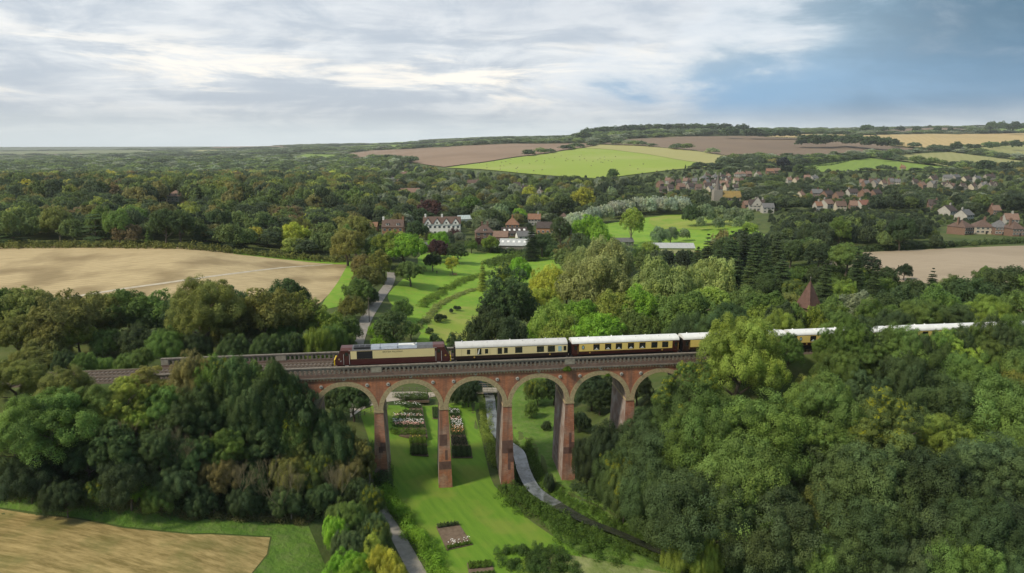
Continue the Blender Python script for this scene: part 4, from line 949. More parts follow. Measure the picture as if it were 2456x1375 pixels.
# right foreground, in front of the line
for a in [
 (1782,762,106.5,235,'round','L'),(1662,872,101,195,'loose','T'),(1610,915,104,130,'loose','D'),(1548,985,102,150,'round','D'),(1470,1010,110,120,'bush','K'),
 (1690,945,95,250,'round','M'),(1840,955,94,270,'round','M'),(1600,1040,94,230,'round','D'),(1560,1100,92,170,'bush','D'),(1470,1085,99,110,'bush','T'),(1500,1120,95,110,'bush','T'),
 (1780,1060,88,300,'round','M'),(1690,1150,85,290,'round','D'),(1850,1170,83,270,'round','D'),(1930,1040,92,200,'round','D'),
 (1990,905,101,220,'tall','M'),(2090,900,103,180,'loose','D'),(2140,950,95,250,'loose','T'),(2245,905,100,230,'round','D'),(2270,1000,92,180,'loose','L'),(2380,905,98,270,'round','M'),(2480,880,98,230,'round','O'),(2320,935,96,150,'loose','T'),
 (2090,1080,89,300,'round','D'),(2240,1090,87,270,'round','K'),(2400,1060,88,260,'round','D'),(2500,1040,86,220,'round','M'),
 (2000,1165,82,190,'bush','O'),(2110,1190,79,240,'round','D'),(2240,1200,80,240,'bush','D'),(2350,1190,79,240,'round','D'),(2460,1200,78,230,'bush','K'),(2180,1290,76,200,'bush','D'),(2330,1290,75,220,'bush','M'),(2450,1300,74,200,'bush','D'),
 (1960,1268,76.5,150,'bush','M'),(2060,1300,75,170,'bush','D'),(1640,1248,79.5,80,'bush','L'),(1702,1268,79,66,'bush','L'),(1880,1290,77,120,'bush','D'),(1780,1260,80,150,'bush','K'),(2060,1230,78,150,'bush','R'),
 (1895,800,117,70,'tall','M'),(1950,905,106,120,'bush','O'),(1905,960,101,110,'bush','M'),(2010,840,105,130,'round','M'),(2055,778,109,120,'tall','M'),(2110,800,107,130,'loose','M'),(2170,785,106,130,'tall','M'),(2235,820,105,150,'round','D'),
 (2300,800,106,130,'loose','L'),(2370,790,107,150,'tall','M'),(2440,775,108,150,'round','D'),(2170,850,101,150,'round','D'),(2010,790,112,90,'loose','M'),(2330,850,101,180,'round','M'),(2440,840,101,160,'round','M'),
 # far side of the line, right
 (1222,640,186,135,'loose','D'),(1190,700,176,90,'loose','K'),(1270,720,176,80,'round','D'),(1247,617,225,60,'tall','B'),(1215,630,235,60,'bush','L'),
 (1450,573,262,140,'willow','W'),(1390,595,262,90,'willow','W'),(1430,612,224,175,'willow','W'),(1360,655,215,90,'willow','W'),(1600,622,212,170,'willow','W'),(1712,622,208,130,'willow','W'),(1640,650,198,120,'willow','W'),(1560,650,205,80,'willow','W'),
 (1315,640,235,110,'willow','Y'),(1305,690,192,90,'willow','Y'),(1330,725,172,130,'willow','L'),(1300,760,165,90,'bush','B'),
 (1400,720,170,130,'round','B'),(1470,700,168,140,'round','L'),(1540,690,172,140,'round','B'),(1440,755,152,130,'round','B'),(1350,765,150,120,'bush','L'),(1590,710,160,120,'round','M'),(1530,745,152,120,'round','M'),
 (1660,700,165,150,'round','M'),(1700,690,180,120,'round','L'),(1740,730,150,130,'round','D'),(1640,755,146,100,'bush','D'),(1790,690,170,110,'round','M'),(1850,700,165,130,'round','M'),(1840,735,150,110,'round','L'),(1880,745,142,100,'bush','L'),(1900,705,162,110,'spread','O'),
 (1965,720,150,100,'bush','D'),(2010,715,155,120,'round','M'),(2060,700,160,130,'round','G'),(2110,720,148,130,'tall','M'),(2160,690,165,150,'round','D'),(2210,720,145,120,'round','M'),(2260,690,158,150,'round','M'),(2330,670,170,150,'round','D'),(2370,710,148,120,'round','L'),(2430,640,182,150,'round','D'),(2450,700,150,130,'round','M'),(2500,650,170,150,'round','M'),
 (2020,750,136,100,'tall','M'),(2080,760,134,90,'round','D'),(2150,745,138,110,'bush','D'),(2240,745,136,110,'round','D'),(2300,730,140,110,'round','D'),(2400,750,135,110,'round','D'),
 (1700,560,345,50,'conifer','K'),(1675,590,330,45,'conifer','D'),(1730,575,330,50,'conifer','D'),(1757,553,325,62,'conifer','K'),(1790,545,330,60,'conifer','K'),(1815,565,310,60,'conifer','D'),(1842,590,300,50,'conifer','D'),(1770,600,285,60,'conifer','D'),(1740,600,290,60,'conifer','D'),(1865,560,335,60,'conifer','D'),(1900,575,320,70,'round','D'),(1880,610,300,60,'conifer','D'),(1650,600,320,50,'round','D'),(1800,620,262,60,'conifer','T'),
 (1945,570,330,66,'round','D'),(1985,620,262,50,'conifer','D'),(2060,596,262,44,'conifer','K'),(2102,632,240,40,'conifer','D'),(2132,640,235,50,'round','D'),(2172,633,238,40,'round','K'),(2240,642,225,42,'conifer','K'),(1965,640,235,60,'round','D'),
 (1880,640,245,60,'bush','M'),(1920,640,250,50,'bush','M'),(1850,655,230,70,'bush','D'),(1910,670,215,60,'bush','T'),(1990,665,215,60,'bush','M'),(2030,670,205,60,'bush','L'),(2290,660,205,70,'bush','M'),(2370,640,215,60,'round','M'),(2120,665,210,60,'bush','M'),(2190,668,205,60,'bush','D'),(2060,640,232,50,'bush','T'),
 # meadow
 (1037,606,330,46,'round','K'),(1084,616,322,34,'loose','Y'),(1097,583,352,52,'round','D'),(1054,578,352,50,'bush','P'),(1045,575,368,56,'round','P'),(1052,556,385,56,'round','B'),(1175,565,388,44,'round','L'),(1150,570,395,32,'bush','P'),(1090,548,420,40,'bush','P'),
 (968,562,300,110,'spread','B'),(930,556,330,90,'round','L'),(908,600,285,62,'loose','O'),(905,572,320,70,'round','M'),(983,628,262,78,'spread','M'),(1157,628,300,30,'conifer','L'),(1130,575,400,34,'round','M'),
 (880,638,255,80,'round','O'),(858,668,225,75,'round','M'),(842,710,196,70,'bush','O'),(830,760,168,80,'bush','M'),(885,690,215,50,'bush','D'),(905,645,250,40,'bush','O'),(828,800,150,60,'bush','M'),(870,610,290,60,'round','R'),
 (940,745,170,90,'loose','D'),(905,770,160,50,'bush','B'),(965,720,190,60,'bush','M'),(985,770,162,50,'round','M'),(920,800,148,70,'bush','B'),(1052,752,196,26,'bush','K'),(1066,755,200,16,'bush','K'),(1100,735,215,14,'bush','K'),(1092,737,214,10,'bush','K'),(1082,745,206,10,'bush','K'),(1030,785,178,20,'bush','D'),(1042,800,172,24,'bush','D'),(1092,800,150,50,'bush','D'),(1055,810,160,20,'bush','D'),
 (1145,760,158,70,'bush','D'),(1180,745,160,80,'round','D'),(1230,760,150,80,'bush','K'),(1120,812,140,40,'bush','T'),
 # beyond the arches
 (1122,912,128,80,'bush','K'),(1090,930,124,30,'bush','D'),(1290,905,124,70,'bush','T'),(1275,960,118,26,'bush','M'),(1330,905,128,70,'round','K'),(1310,1010,119,28,'bush','D'),(1318,1060,116,24,'bush','K'),(1420,900,122,90,'round','K'),(1390,990,120,60,'bush','K'),(1440,930,124,70,'round','K'),(1470,900,128,80,'round','K'),(1530,900,126,80,'round','K'),(1410,1060,117,70,'bush','K'),
 (845,925,124,90,'round','D'),(800,930,118,70,'round','D'),(835,985,108,60,'bush','D'),
 # left foreground
 (100,945,95,270,'round','M'),(20,870,104,170,'round','O'),(80,850,110,130,'loose','O'),(150,880,103,150,'round','O'),(235,860,112,90,'bush','M'),(215,930,100,150,'round','M'),(300,905,102,130,'loose','L'),(350,880,107,110,'loose','O'),(390,925,100,130,'round','M'),(315,985,97,90,'round','L'),
 (460,848,104,90,'round','R'),(480,905,101,150,'round','D'),(555,860,104,110,'round','D'),(610,900,103,120,'round','D'),(660,868,103,100,'conifer','D'),(680,910,102,110,'round','T'),(430,965,96,130,'round','D'),(500,960,96,130,'round','D'),(590,965,98,140,'round','D'),(660,960,98,130,'round','D'),(730,930,102,110,'loose','D'),(790,960,101,100,'bush','D'),
 (270,1010,94,140,'loose','D'),(370,1030,93,130,'round','D'),(20,1010,96,160,'round','D'),(200,1050,92,120,'round','K'),(460,1050,92,120,'round','D'),(540,1030,94,110,'tall','M'),(620,1030,95,120,'loose','D'),(700,1020,97,120,'loose','O'),(770,1010,99,110,'loose','O'),(830,1030,100,90,'loose','O'),
 (60,1090,92,160,'bush','K'),(300,1100,91,160,'bush','K'),(420,1110,91,120,'bush','D'),(520,1100,91,120,'bush','R'),(600,1110,92,120,'bush','D'),(680,1100,93,120,'bush','O'),(760,1090,95,110,'bush','T'),(830,1100,97,110,'bush','R'),(865,1060,99,80,'loose','O'),(380,1160,89,90,'bush','M'),(330,1145,89,70,'bush','B'),(480,1165,89,90,'bush','K'),(580,1170,90,90,'bush','K'),(680,1170,91,90,'bush','D'),(770,1160,92,90,'bush','D'),(150,1150,90,120,'bush','K'),(230,1150,89,90,'bush','T'),
 (850,1150,94,100,'bush','D'),(830,1200,86,110,'bush','M'),(885,1230,86,100,'bush','D'),(800,1240,83,80,'bush','B'),(840,1270,80,110,'bush','D'),(880,1290,80,110,'bush','L'),(830,1330,76,120,'bush','B'),(920,1310,75,80,'bush','Y'),(890,1170,92,70,'bush','T'),(940,1340,73,70,'bush','Y'),(850,1350,72,110,'bush','B'),(900,1250,84,70,'bush','T'),
 (650,860,104,95,'tall','D'),(610,868,104,90,'loose','M'),(570,856,104,95,'tall','D'),(530,862,104,90,'loose','T'),(495,850,104.5,90,'round','M'),(690,880,103.5,90,'loose','D'),(730,905,103,80,'round','M'),(625,925,100,100,'round','M'),(545,920,100,105,'round','D'),(690,955,99,100,'tall','D'),
 (2045,760,108.5,95,'tall','M'),(2085,768,108,80,'loose','D'),(2150,782,107,80,'round','M'),(2200,800,106,80,'round','D'),(2262,792,107,85,'round','M'),(2300,782,107,75,'tall','D'),(2345,772,107,80,'loose','M'),(2395,764,107.5,90,'tall','D'),(2440,758,108,90,'round','M'),(1985,790,110,60,'tall','M'),
 # behind the line, left
 (265,705,158,110,'round','M'),(180,712,158,110,'round','O'),(430,715,158,110,'round','D'),(90,712,156,110,'round','D'),(540,720,156,110,'round','M'),(340,725,146,100,'round','D'),(240,740,142,90,'bush','M'),(160,745,142,90,'bush','D'),(80,748,142,90,'bush','M'),(10,735,146,90,'bush','D'),(430,745,140,90,'bush','M'),(520,752,138,90,'bush','O'),(600,748,140,90,'bush','D'),(680,752,140,90,'bush','M'),
 (488,668,150,190,'round','O'),(630,690,152,150,'round','O'),(700,705,146,130,'round','O'),(680,668,172,120,'round','D'),(560,690,160,110,'round','D'),(780,745,142,90,'round','L'),(745,720,152,90,'loose','L'),(760,790,130,80,'bush','L'),(800,780,136,60,'bush','M'),
 (370,700,150,120,'round','M'),(300,695,152,130,'round','M'),(220,705,150,130,'round','O'),(140,700,150,130,'loose','O'),(60,690,155,130,'round','O'),(-10,690,150,130,'round','M'),(30,760,132,110,'round','O'),(110,790,128,100,'bush','O'),(180,770,134,90,'round','L'),(250,790,128,80,'bush','M'),(320,780,130,90,'bush','D'),(400,790,130,110,'bush','M'),(340,835,118,60,'bush','M'),(60,840,116,80,'bush','O'),(200,845,117,60,'bush','M'),(150,840,117,60,'bush','D'),(300,850,116,60,'bush','M'),(470,800,126,80,'bush','D'),(560,800,126,80,'bush','D'),(640,800,126,80,'bush','D'),(700,800,128,70,'bush','D'),
]: T(*a)
# the silver poplar row and its neighbours, the pollards, the farmstead trees
for i in range(17):
    f = i / 16; T(1372 + f * 268, 512 - 42 * math.sin(min(1, f * 1.35) * 1.5) + (i % 3) * 2, 470 + f * 90, 40, 'willow', 'S', 30)
for a in [(1660,492,520,50,'willow','D'),(1690,490,530,50,'willow','G'),(1725,494,530,45,'willow','G'),(1760,497,530,45,'willow','G'),(1790,500,535,40,'willow','G'),
 (1415,515,400,86,'round','B'),(1345,520,440,60,'tall','D'),(1517,500,395,66,'tall','L'),(1560,580,345,50,'round','L'),(1585,545,400,50,'willow','G'),(1610,545,405,40,'willow','G'),(1642,548,400,30,'willow','G'),(1682,520,450,26,'tall','G'),(1724,522,450,30,'willow','G'),(1775,520,455,34,'willow','G'),(1800,535,430,40,'round','L'),
 (1350,585,372,45,'loose','R'),(1385,560,400,50,'bush','R'),(1300,560,400,60,'round','D'),(1275,540,430,40,'conifer','K'),(1470,590,350,60,'round','D'),(1440,548,380,60,'round','B'),(1325,580,380,50,'bush','D'),(1530,590,345,60,'bush','M'),
 (1000,530,480,60,'round','D'),(1010,500,560,60,'round','K'),(1030,480,600,70,'round','P'),(960,500,560,60,'round','M'),(1130,470,620,56,'round','M'),(1180,500,560,50,'willow','D'),(1200,490,580,50,'willow','G'),(1220,485,600,50,'round','D'),(1150,520,500,40,'willow','G'),(1245,500,560,40,'round','B'),
 (1270,445,760,40,'willow','Y'),(1320,450,720,36,'round','L'),(1400,450,680,60,'willow','Y'),(1350,470,620,60,'round','D'),(850,520,400,100,'round','O'),(830,550,340,90,'round','O'),(790,530,380,70,'round','D'),
 (1470,405,960,30,'round','D'),(1880,378,1150,34,'round','N'),(1915,395,1120,30,'round','D'),(1940,545,470,60,'round','D'),(2365,385,1000,44,'spread','K'),(2130,365,1400,24,'round','D')]: T(*a)
# ---- houses reserve their ground before the woods are filled in
CLEAR = []     # (x, y, halfwidth, depth in front)
# ---------------------------------------------------------------- houses
WALLS = dict(v=mat('off_white_render', (.46,.44,.40), (.38,.36,.33), 1.2, .8), w=mat('white_render', (.86,.85,.82), (.80,.79,.76), 1.2, .8), b=mat('house_brick', (.24,.15,.11), (.19,.12,.09), 2, .9), o=mat('orange_brick', (.38,.20,.11), (.30,.16,.09), 2, .9), c=mat('cream_render', (.52,.46,.36), (.46,.40,.31), 1.5, .85),
             g=mat('grey_boards', (.24,.22,.19), (.17,.155,.135), 2, .9, stretch=(1,1,.2)), k=mat('black_boards', (.04,.038,.035), (.06,.055,.05), 2, .8), s=mat('flint_stone', (.34,.31,.27), (.26,.235,.20), 1.5, .9), y=mat('pale_yellow_cladding', (.50,.47,.30), (.44,.41,.26), 1.5, .8))
def tile(name, a, b): return mat(name, a, b, 1.6, .85, c3=tuple(x * .6 for x in a), s3=.8, a3=.5)
ROOFS = dict(b=tile('brown_tiles', (.15,.098,.078), (.115,.08,.066)), o=tile('orange_tiles', (.29,.155,.095), (.22,.125,.085)), r=tile('red_tiles', (.26,.12,.085), (.20,.10,.075)), d=tile('dark_tiles', (.085,.065,.060), (.065,.052,.048)), g=tile('grey_slates', (.17,.17,.17), (.13,.13,.135)),
             l=mat('pale_corrugated', (.46,.47,.47), (.36,.37,.37), 1, .6, stretch=(3,.3,1)), m=mat('mossy_tiles', (.34,.24,.075), (.22,.155,.065), .6, .9), p=tile('pinkish_brown_tiles', (.25,.16,.12), (.20,.13,.10)))
mTrim = mat('white_trim', (.78,.78,.76), None, rough=.6); mPane = mat('house_glass', (.035,.045,.055), None, rough=.12, spec=.7)
def house(px, py, wpx, dm, hm, rz=0, wall='b', roof='b', typ='gable', chim=(), gables=0, dorm=0, rh=None, lab='', wins=(4, 2), sky=0, base=0, Y=None, nm='house', cat='house', chw=None, skm=None, grp=None, endwall=None):
    "a house whose front foot is seen at px,py"
    p = G(px, py) if Y is None else at(px, py, Y)
    if Y is not None: p.z = tz1(p.x, p.y)
    zc = p.y * cp - (p.z - CAMH) * sp_; w = wpx * zc / F; d = dm; hm = hm * (1.0 if p.y < 560 else .88); w = w * (1.0 if p.y < 560 else .82); wall = 'v' if wall == 'w' and p.y > 440 and px > 1180 else wall; near = p.y < 650; rh = rh or d * .42
    c, s = math.cos(rz), math.sin(rz)
    r = empty(nm, (p.x - s * d / 2 * -1 * -1, p.y + d / 2 * c, p.z), rz); tag(r, lab, cat, grp)
    CLEAR.append((p.x, p.y + d / 2, w / 2 + 3, 14, p.z))
    x0, x1, y0, y1 = -w / 2, w / 2, -d / 2, d / 2; near = p.y < 650
    m = MB(); m.box(x0, x1, y0, y1, -1.5, hm)
    if typ == 'gable':
        for x in (x0, x1): m.prism([(y0, hm), (y1, hm), (0, hm + rh)], x - (.0 if x < 0 else .25), x + (.25 if x < 0 else 0), 'x')
    wo = m.build('wall', WALLS[wall], r)
    if endwall: m = MB(); m.prism([(y0 - .05, -1.4), (y1 + .05, -1.4), (y1 + .05, hm), (0, hm + rh), (y0 - .05, hm)], x0 - .12, x0 - .01, 'x'); m.build('end_wall', WALLS[endwall], r)
    ov = .35; m = MB(); t = .18
    if typ == 'gable':
        sl = rh / (d / 2)
        m.prism([(y0 - ov, hm - ov * sl), (0, hm + rh), (0, hm + rh + t), (y0 - ov, hm - ov * sl + t)], x0 - ov, x1 + ov, 'x')
        m.prism([(0, hm + rh + .002), (y1 + ov, hm - ov * sl), (y1 + ov, hm - ov * sl + t), (0, hm + rh + t)], x0 - ov, x1 + ov, 'x')
    elif typ == 'hip':
        q = min(d / 2, w / 2 - .1) * (1 if w > d else .98); rx = max(.05, w / 2 - q)
        a = [(x0 - ov, y0 - ov, hm), (x1 + ov, y0 - ov, hm), (x1 + ov, y1 + ov, hm), (x0 - ov, y1 + ov, hm)]; R1, R2 = (-rx, 0, hm + rh), (rx, 0, hm + rh)
        m.quad(a[0], a[1], R2, R1); m.quad(a[1], a[2], R2); m.quad(a[2], a[3], R1, R2); m.quad(a[3], a[0], R1); m.quad(a[3], a[2], a[1], a[0])
    elif typ == 'pyr':
        a = [(x0 - ov, y0 - ov, hm), (x1 + ov, y0 - ov, hm), (x1 + ov, y1 + ov, hm), (x0 - ov, y1 + ov, hm)]; q = (0, 0, hm + rh)
        for i in range(4): m.quad(a[i], a[(i + 1) % 4], q)
        m.quad(*a[::-1])
    else: m.box(x0 - .2, x1 + .2, y0 - .2, y1 + .2, hm + .001, hm + .3)
    ro = m.build('roof', ROOFS[roof], r)
    for cx in chim:
        m = MB(); cw = chw or .55; X = cx * w / 2; top = hm + rh + 1.5; m.box(X - cw, X + cw, -.45, .45, hm + rh * .3, top); m.box(X - cw - .1, X + cw + .1, -.55, .55, top - .3, top - .1)
        for q in (-.25, .25): m.tube((X + q, 0, top - .01), (X + q, 0, top + .45), .14, .11, 6)
        m.build('chimney', WALLS[wall if wall in 'bwov' else 'b'] if endwall is None or cx > 0 else WALLS[endwall], ro)
    for g in range(gables):
        gx = x0 + w * (g + .5) / gables; gw = w / gables * .36; gh = gw * 1.5
        m = MB(); m.prism([(gx - gw, hm - .8), (gx + gw, hm - .8), (gx + gw, hm), (gx, hm + gh), (gx - gw, hm)], y0 - .4, 0 - rh * 0, 'y'); go = m.build('gable', WALLS[wall], r)
        m = MB()
        for sg in (-1, 1): m.prism([(gx + sg * (gw + .25), hm - .3), (gx, hm + gh + .05), (gx, hm + gh + .22), (gx + sg * (gw + .25), hm - .1)][::sg], y0 - .6, y0 + d * .35, 'y')
        m.build('gable_roof', ROOFS[roof], go)
        m = MB(); m.box(gx - .5, gx + .5, y0 - .46, y0 - .401, hm - .1, hm + .9); m.build('window', mPane, go)
    for g in range(dorm):
        gx = x0 + w * (g + .5) / dorm; m = MB(); zz = hm + rh * .18; m.box(gx - .8, gx + .8, y0 + d * .08, y0 + d * .4, zz, zz + 1.3); do = m.build('dormer', WALLS['w'] if wall != 'c' else WALLS['c'], ro)
        m = MB(); m.box(gx - .5, gx + .5, y0 + d * .08 - .05, y0 + d * .08 - .002, zz + .3, zz + 1.05); m.build('window', mPane, do)
        m = MB(); m.box(gx - 1, gx + 1, y0 + d * .06, y0 + d * .42, zz + 1.301, zz + 1.42); m.build('dormer_roof', ROOFS[roof], do)
    for g in range(sky):
        m = MB(); gx = x0 + w * (g + .5) / sky; a = -d * .30; b = -d * .16; f = lambda y: hm + rh * (1 - abs(y) / (d / 2)) + t + .03
        m.prism([(a, f(a)), (b, f(b)), (b, f(b) + .06), (a, f(a) + .06)], gx - w * .018 - .35, gx + w * .018 + .35, 'x'); m.build('skylight', mTrim if skm is None else skm, ro)
    nc, nr = wins
    for j in range(nr):
        for i in range(nc):
            gx = x0 + w * (i + .5) / nc; z = 1.0 + j * (hm - .3) / max(1, nr) ; ww = min(.65, w / nc * .3); hh = min(1.3, (hm / nr) * .48)
            if z + hh > hm - .15: z = hm - .15 - hh
            m = MB(); m.box(gx - ww - .1, gx + ww + .1, y0 - .06, y0 + .0 - .002, z - .1, z + hh + .1); fo = m.build('window', mTrim, r)
            m = MB(); m.box(gx - ww, gx - .05, y0 - .10, y0 - .062, z, z + hh); m.box(gx + .05, gx + ww, y0 - .10, y0 - .062, z, z + hh); m.build('pane', mPane, fo)
    if near and nr > 1:
        m = MB(); gx = x0 + w * .5 + .9; m.box(gx - .5, gx + .5, y0 - .08, y0 - .002, -.2, 2.0); m.build('door', WALLS['k'], r)
    return r
H = house
H(1060,564,88,8,7.4,.04,'w','b','gable',(-.9,.0),4,0,3.8,'white house with four front gables, white chimneys and a brown roof',(8,2))
H(942,570,50,8,6.4,.0,'o','b','gable',(-.95,.93),0,2,4.0,'long brick house with a white left end wall and two white dormers',(4,2),endwall='w')
H(893,556,22,7,3.0,.0,'o','o','gable',(),0,0,2.6,'low orange roofed outbuilding left of the long brick house',(2,1))
H(1163,578,44,10,5.0,.1,'b','b','hip',(-.25,.35),0,1,4.6,'dark brick hipped roof house with two chimneys and one white dormer',(3,2))
H(1200,582,34,8,3.4,-.1,'b','p','gable',(),0,0,3.0,'small brown roofed house just right of the dark brick house',(3,1))
H(1229,556,32,9,4.6,0,'o','o','pyr',(0.0,),0,0,4.8,'brick house with a steep orange pyramid roof',(3,2))
H(1281,541,30,8,4.6,-.05,'w','o','gable',(.6,),0,0,3.4,'white walled house with a bright orange tiled roof',(4,2))
H(1308,562,44,9,4.2,-.2,'o','d','gable',(),0,0,3.4,'orange brick farm building with a dark low roof beside the white van',(4,1))
H(1350,546,40,12,3.4,-.15,'k','b','hip',(),0,0,6.5,'large black boarded barn with a tall brown half hipped roof',(0,0))
H(1352,563,44,5,2.6,-.15,'k','l','gable',(),0,0,1.0,'black lean to shed with a pale roof in front of the big barn',(4,1))
H(1235,569,60,10,2.4,.12,'b','d','gable',(),0,0,3.2,'long low dark roof with a row of white skylights',(4,1),sky=5)
H(1262,577,40,8,2.6,.2,'w','g','gable',(),0,0,2.6,'low grey slate roofed building behind the corrugated barn',(3,1))
H(1237,605,80,14,3.6,-.12,'g','l','gable',(),0,0,2.8,'wide grey boarded barn with corrugated roof and white rooflights at the lawn edge',(2,1),sky=6,nm='barn',cat='barn')
H(1612,610,106,10,3.4,-.04,'y','l','gable',(),0,0,2.0,'long pale yellow shed with a light grey roof in the trees',(0,0),nm='shed',cat='shed')
H(1500,592,40,8,2.8,.1,'g','g','gable',(),0,0,1.8,'small grey shed half hidden left of the long pale shed',(2,1),nm='shed',cat='shed')
H(1030,602,40,8,2.2,.2,'w','g','gable',(),0,0,1.8,'low pale outbuilding below the white gabled house',(2,1))
H(415,489,40,12,7.2,-.12,'c','p','hip',(.9,),0,2,4.8,'cream stone villa with a hipped brown roof standing alone in the left wood',(3,3),nm='villa')
H(405,506,46,6,2.2,0,'g','g','flat',(),0,0,1,'low flat grey roof just below the villa',(0,0),nm='shed',cat='shed')
H(590,487,26,9,4.4,.1,'b','b','gable',(),0,0,3.6,'brown roofed house right of the villa among the trees',(2,1))
H(980,470,62,12,4,.0,'s','p','gable',(),0,0,4.4,'long grey brown roof in the trees above the white gabled house',(3,1))
H(1135,446,34,9,4,.0,'b','b','gable',(.8,),0,0,3.6,'dark brown roof above the farmstead, near the hay field trees',(3,1))
H(1262,462,22,8,4.6,.2,'w','d','gable',(-.6,),2,0,3.4,'white gabled villa with a dark roof, centre left of the village',(3,2))
H(1240,452,20,7,4.4,.1,'w','d','gable',(),0,0,3,'white walled cottage at the left end of the village street',(2,2))
H(1293,470,22,8,4.2,-.2,'w','p','hip',(.1,),1,0,3.4,'cottage with pinkish roof and white gable left of the weeping willow',(2,2))
H(1815,507,36,9,5.2,-.25,'w','d','gable',(-.2,.7),1,0,4.0,'white house with a front gable and dark roof behind the long hedge',(4,2))
H(1843,512,26,8,4.6,-.1,'w','g','gable',(),0,0,3.0,'white house with a grey roof beside the white gabled one',(3,2))
H(1795,500,22,7,3.6,.1,'b','p','gable',(),0,0,3.0,'low pinkish roofed cottage left of the white house and hedge',(2,1))
# village terraces: one row after another
def row(n, x0, y0, x1, y1, wpx, d, h, walls, roofs, word, typ='gable', ch=True, gb=0, rz=0, win=(3, 2), dm=0):
    rr = random.Random(int(x0)); n = n if n < 3 else min(9, int(n * 1.5))
    for i in range(n):
        f = i / max(1, n - 1); nmz = ['first', 'second', 'third', 'fourth', 'fifth', 'sixth', 'seventh', 'eighth', 'ninth'][i]
        wl, rf = walls[i % len(walls)], roofs[i % len(roofs)]
        pos = 'only one' if n == 1 else ('leftmost' if i == 0 else 'rightmost' if i == n - 1 else nmz + ' from left')
        if rr.random() < .5: rf = rr.choice('pbdg')
        H(x0 + (x1 - x0) * f + rr.uniform(-4, 4), y0 + (y1 - y0) * f + rr.uniform(-5, 4), wpx * rr.uniform(.6, 1.0), d * rr.uniform(.85, 1.1), h * rr.uniform(.9, 1.1), rz + rr.uniform(-.5, .5), wl, rf, typ, (rr.choice((-.7, .6, .2)),) if ch else (), gb, dm, d * .40,
          ("the " if False else "") + (word if n == 1 else f"{pos} of the {word}"), win, grp=word)
row(5,1585,447,1668,444,19,8,4.6,'bwb','ppb','terraced houses above the silver tree row')
row(4,1590,462,1700,458,24,9,4.2,'bs','pd','broad roofed houses just above the silver tree row',ch=False)
row(5,1690,436,1780,424,19,9,5.0,'wbw','pbp','white windowed houses stepping up the hillside','hip')
row(5,1700,450,1776,442,17,8,4.8,'bwc','bdp','small houses beside the church spire')
row(3,1706,462,1768,458,18,8,4.8,'cw','pb','houses just below and right of the spire')
row(3,1800,426,1868,421,22,9,4.8,'bwb','ppo','roofs beneath the dark round tree on the ridge')
row(3,1895,438,1960,436,20,8,4.6,'wcb','pdp','scattered houses left of the small green hill field')
row(6,2070,449,2150,446,15,9,5.2,'sbc','pdp','pale brown houses below the dark copse')
row(2,2196,452,2216,450,17,9,5,'sb','pp','pair of brown houses between the dark trees')
row(4,2242,441,2380,434,26,9,5.6,'cws','dgd','modern houses with white bands near the purple tree',ch=True,win=(5,2))
row(5,2245,457,2385,458,24,9,5.4,'scs','ddg','houses with big white edged gables in the far right village',gb=1)
row(4,1960,476,2110,478,37,9,5.0,'bbbw','ddbd','dark roofed terrace in the middle of the right village',win=(5,2))
row(3,1990,505,2075,503,32,9,4.4,'wcb','rbo','red roofed houses in front of the dark terrace')
row(2,1925,482,1965,507,20,8,4.4,'cw','po','small houses at the left end of the dark terrace')
row(2,2240,505,2290,522,34,10,4.8,'bw','dd','big dark roofed houses under the cedar')
row(1,2328,532,0,0,40,9,4.6,'w','g','white walled house with a grey gable roof at right',win=(4,2))
row(3,2325,560,2440,566,42,10,4.6,'bcb','bbd','brown hipped roof houses by the pinkish field','hip',win=(4,2))
row(2,2390,520,2430,540,30,9,4.4,'bw','dp','half hidden houses near the right edge of the village')
row(1,2167,412,0,0,22,9,5,'o','o','orange brown house beside the copse on the green hill','hip')
row(4,900,412,975,425,16,8,4.2,'bwb','pbp','small houses on the wooded slope left of the hay field')
row(4,860,432,960,440,15,8,4.0,'bcb','pbp','roofs half hidden in the wooded slope above the valley')
row(4,355,398,425,393,11,8,4.5,'w','g','tiny pale houses in the far left valley')
row(4,60,372,190,370,14,8,4.5,'w','gp','tiny pale buildings on the far left plain')
def church():
    p = G(1745, 486); r = empty('church', p); tag(r, 'flint church with a thin grey spire and a mossy golden roof in the village', 'church'); CLEAR.append((p.x, p.y + 5, 16, 14, p.z))
    m = MB(); m.box(-13, -5, 0, 8, -2, 11.5); m.build('tower', WALLS['s'], r)
    m = MB(); n = 8
    for i in range(n):
        a, b = 2 * math.pi * i / n + .39, 2 * math.pi * (i + 1) / n + .39; m.quad((-9 + 2.6 * math.cos(a), 4 + 2.6 * math.sin(a), 11.5), (-9 + 2.6 * math.cos(b), 4 + 2.6 * math.sin(b), 11.5), (-9, 4, 28))
    m.build('spire', mat('grey_shingles', (.20,.175,.155), (.14,.125,.115), 1), r)
    m = MB(); m.box(-5, 12, -1, 9, -2, 4.8)
    m.prism([(-1, 4.8), (9, 4.8), (4, 10.0)], 11.7, 12, 'x'); m.build('nave', WALLS['s'], r)
    m = MB(); m.prism([(-1.5, 4.5), (4, 10.1), (4, 10.35), (-1.5, 4.75)], -5, 12.4, 'x'); m.prism([(4, 10.102), (9.5, 4.5), (9.5, 4.75), (4, 10.35)], -5, 12.4, 'x'); m.build('nave_roof', ROOFS['m'], r)
    for i in range(4): MB().box(-3 + i * 4, -1.8 + i * 4, -1.08, -1.002, 1.4, 3.6).build('window', mPane, r)
church()
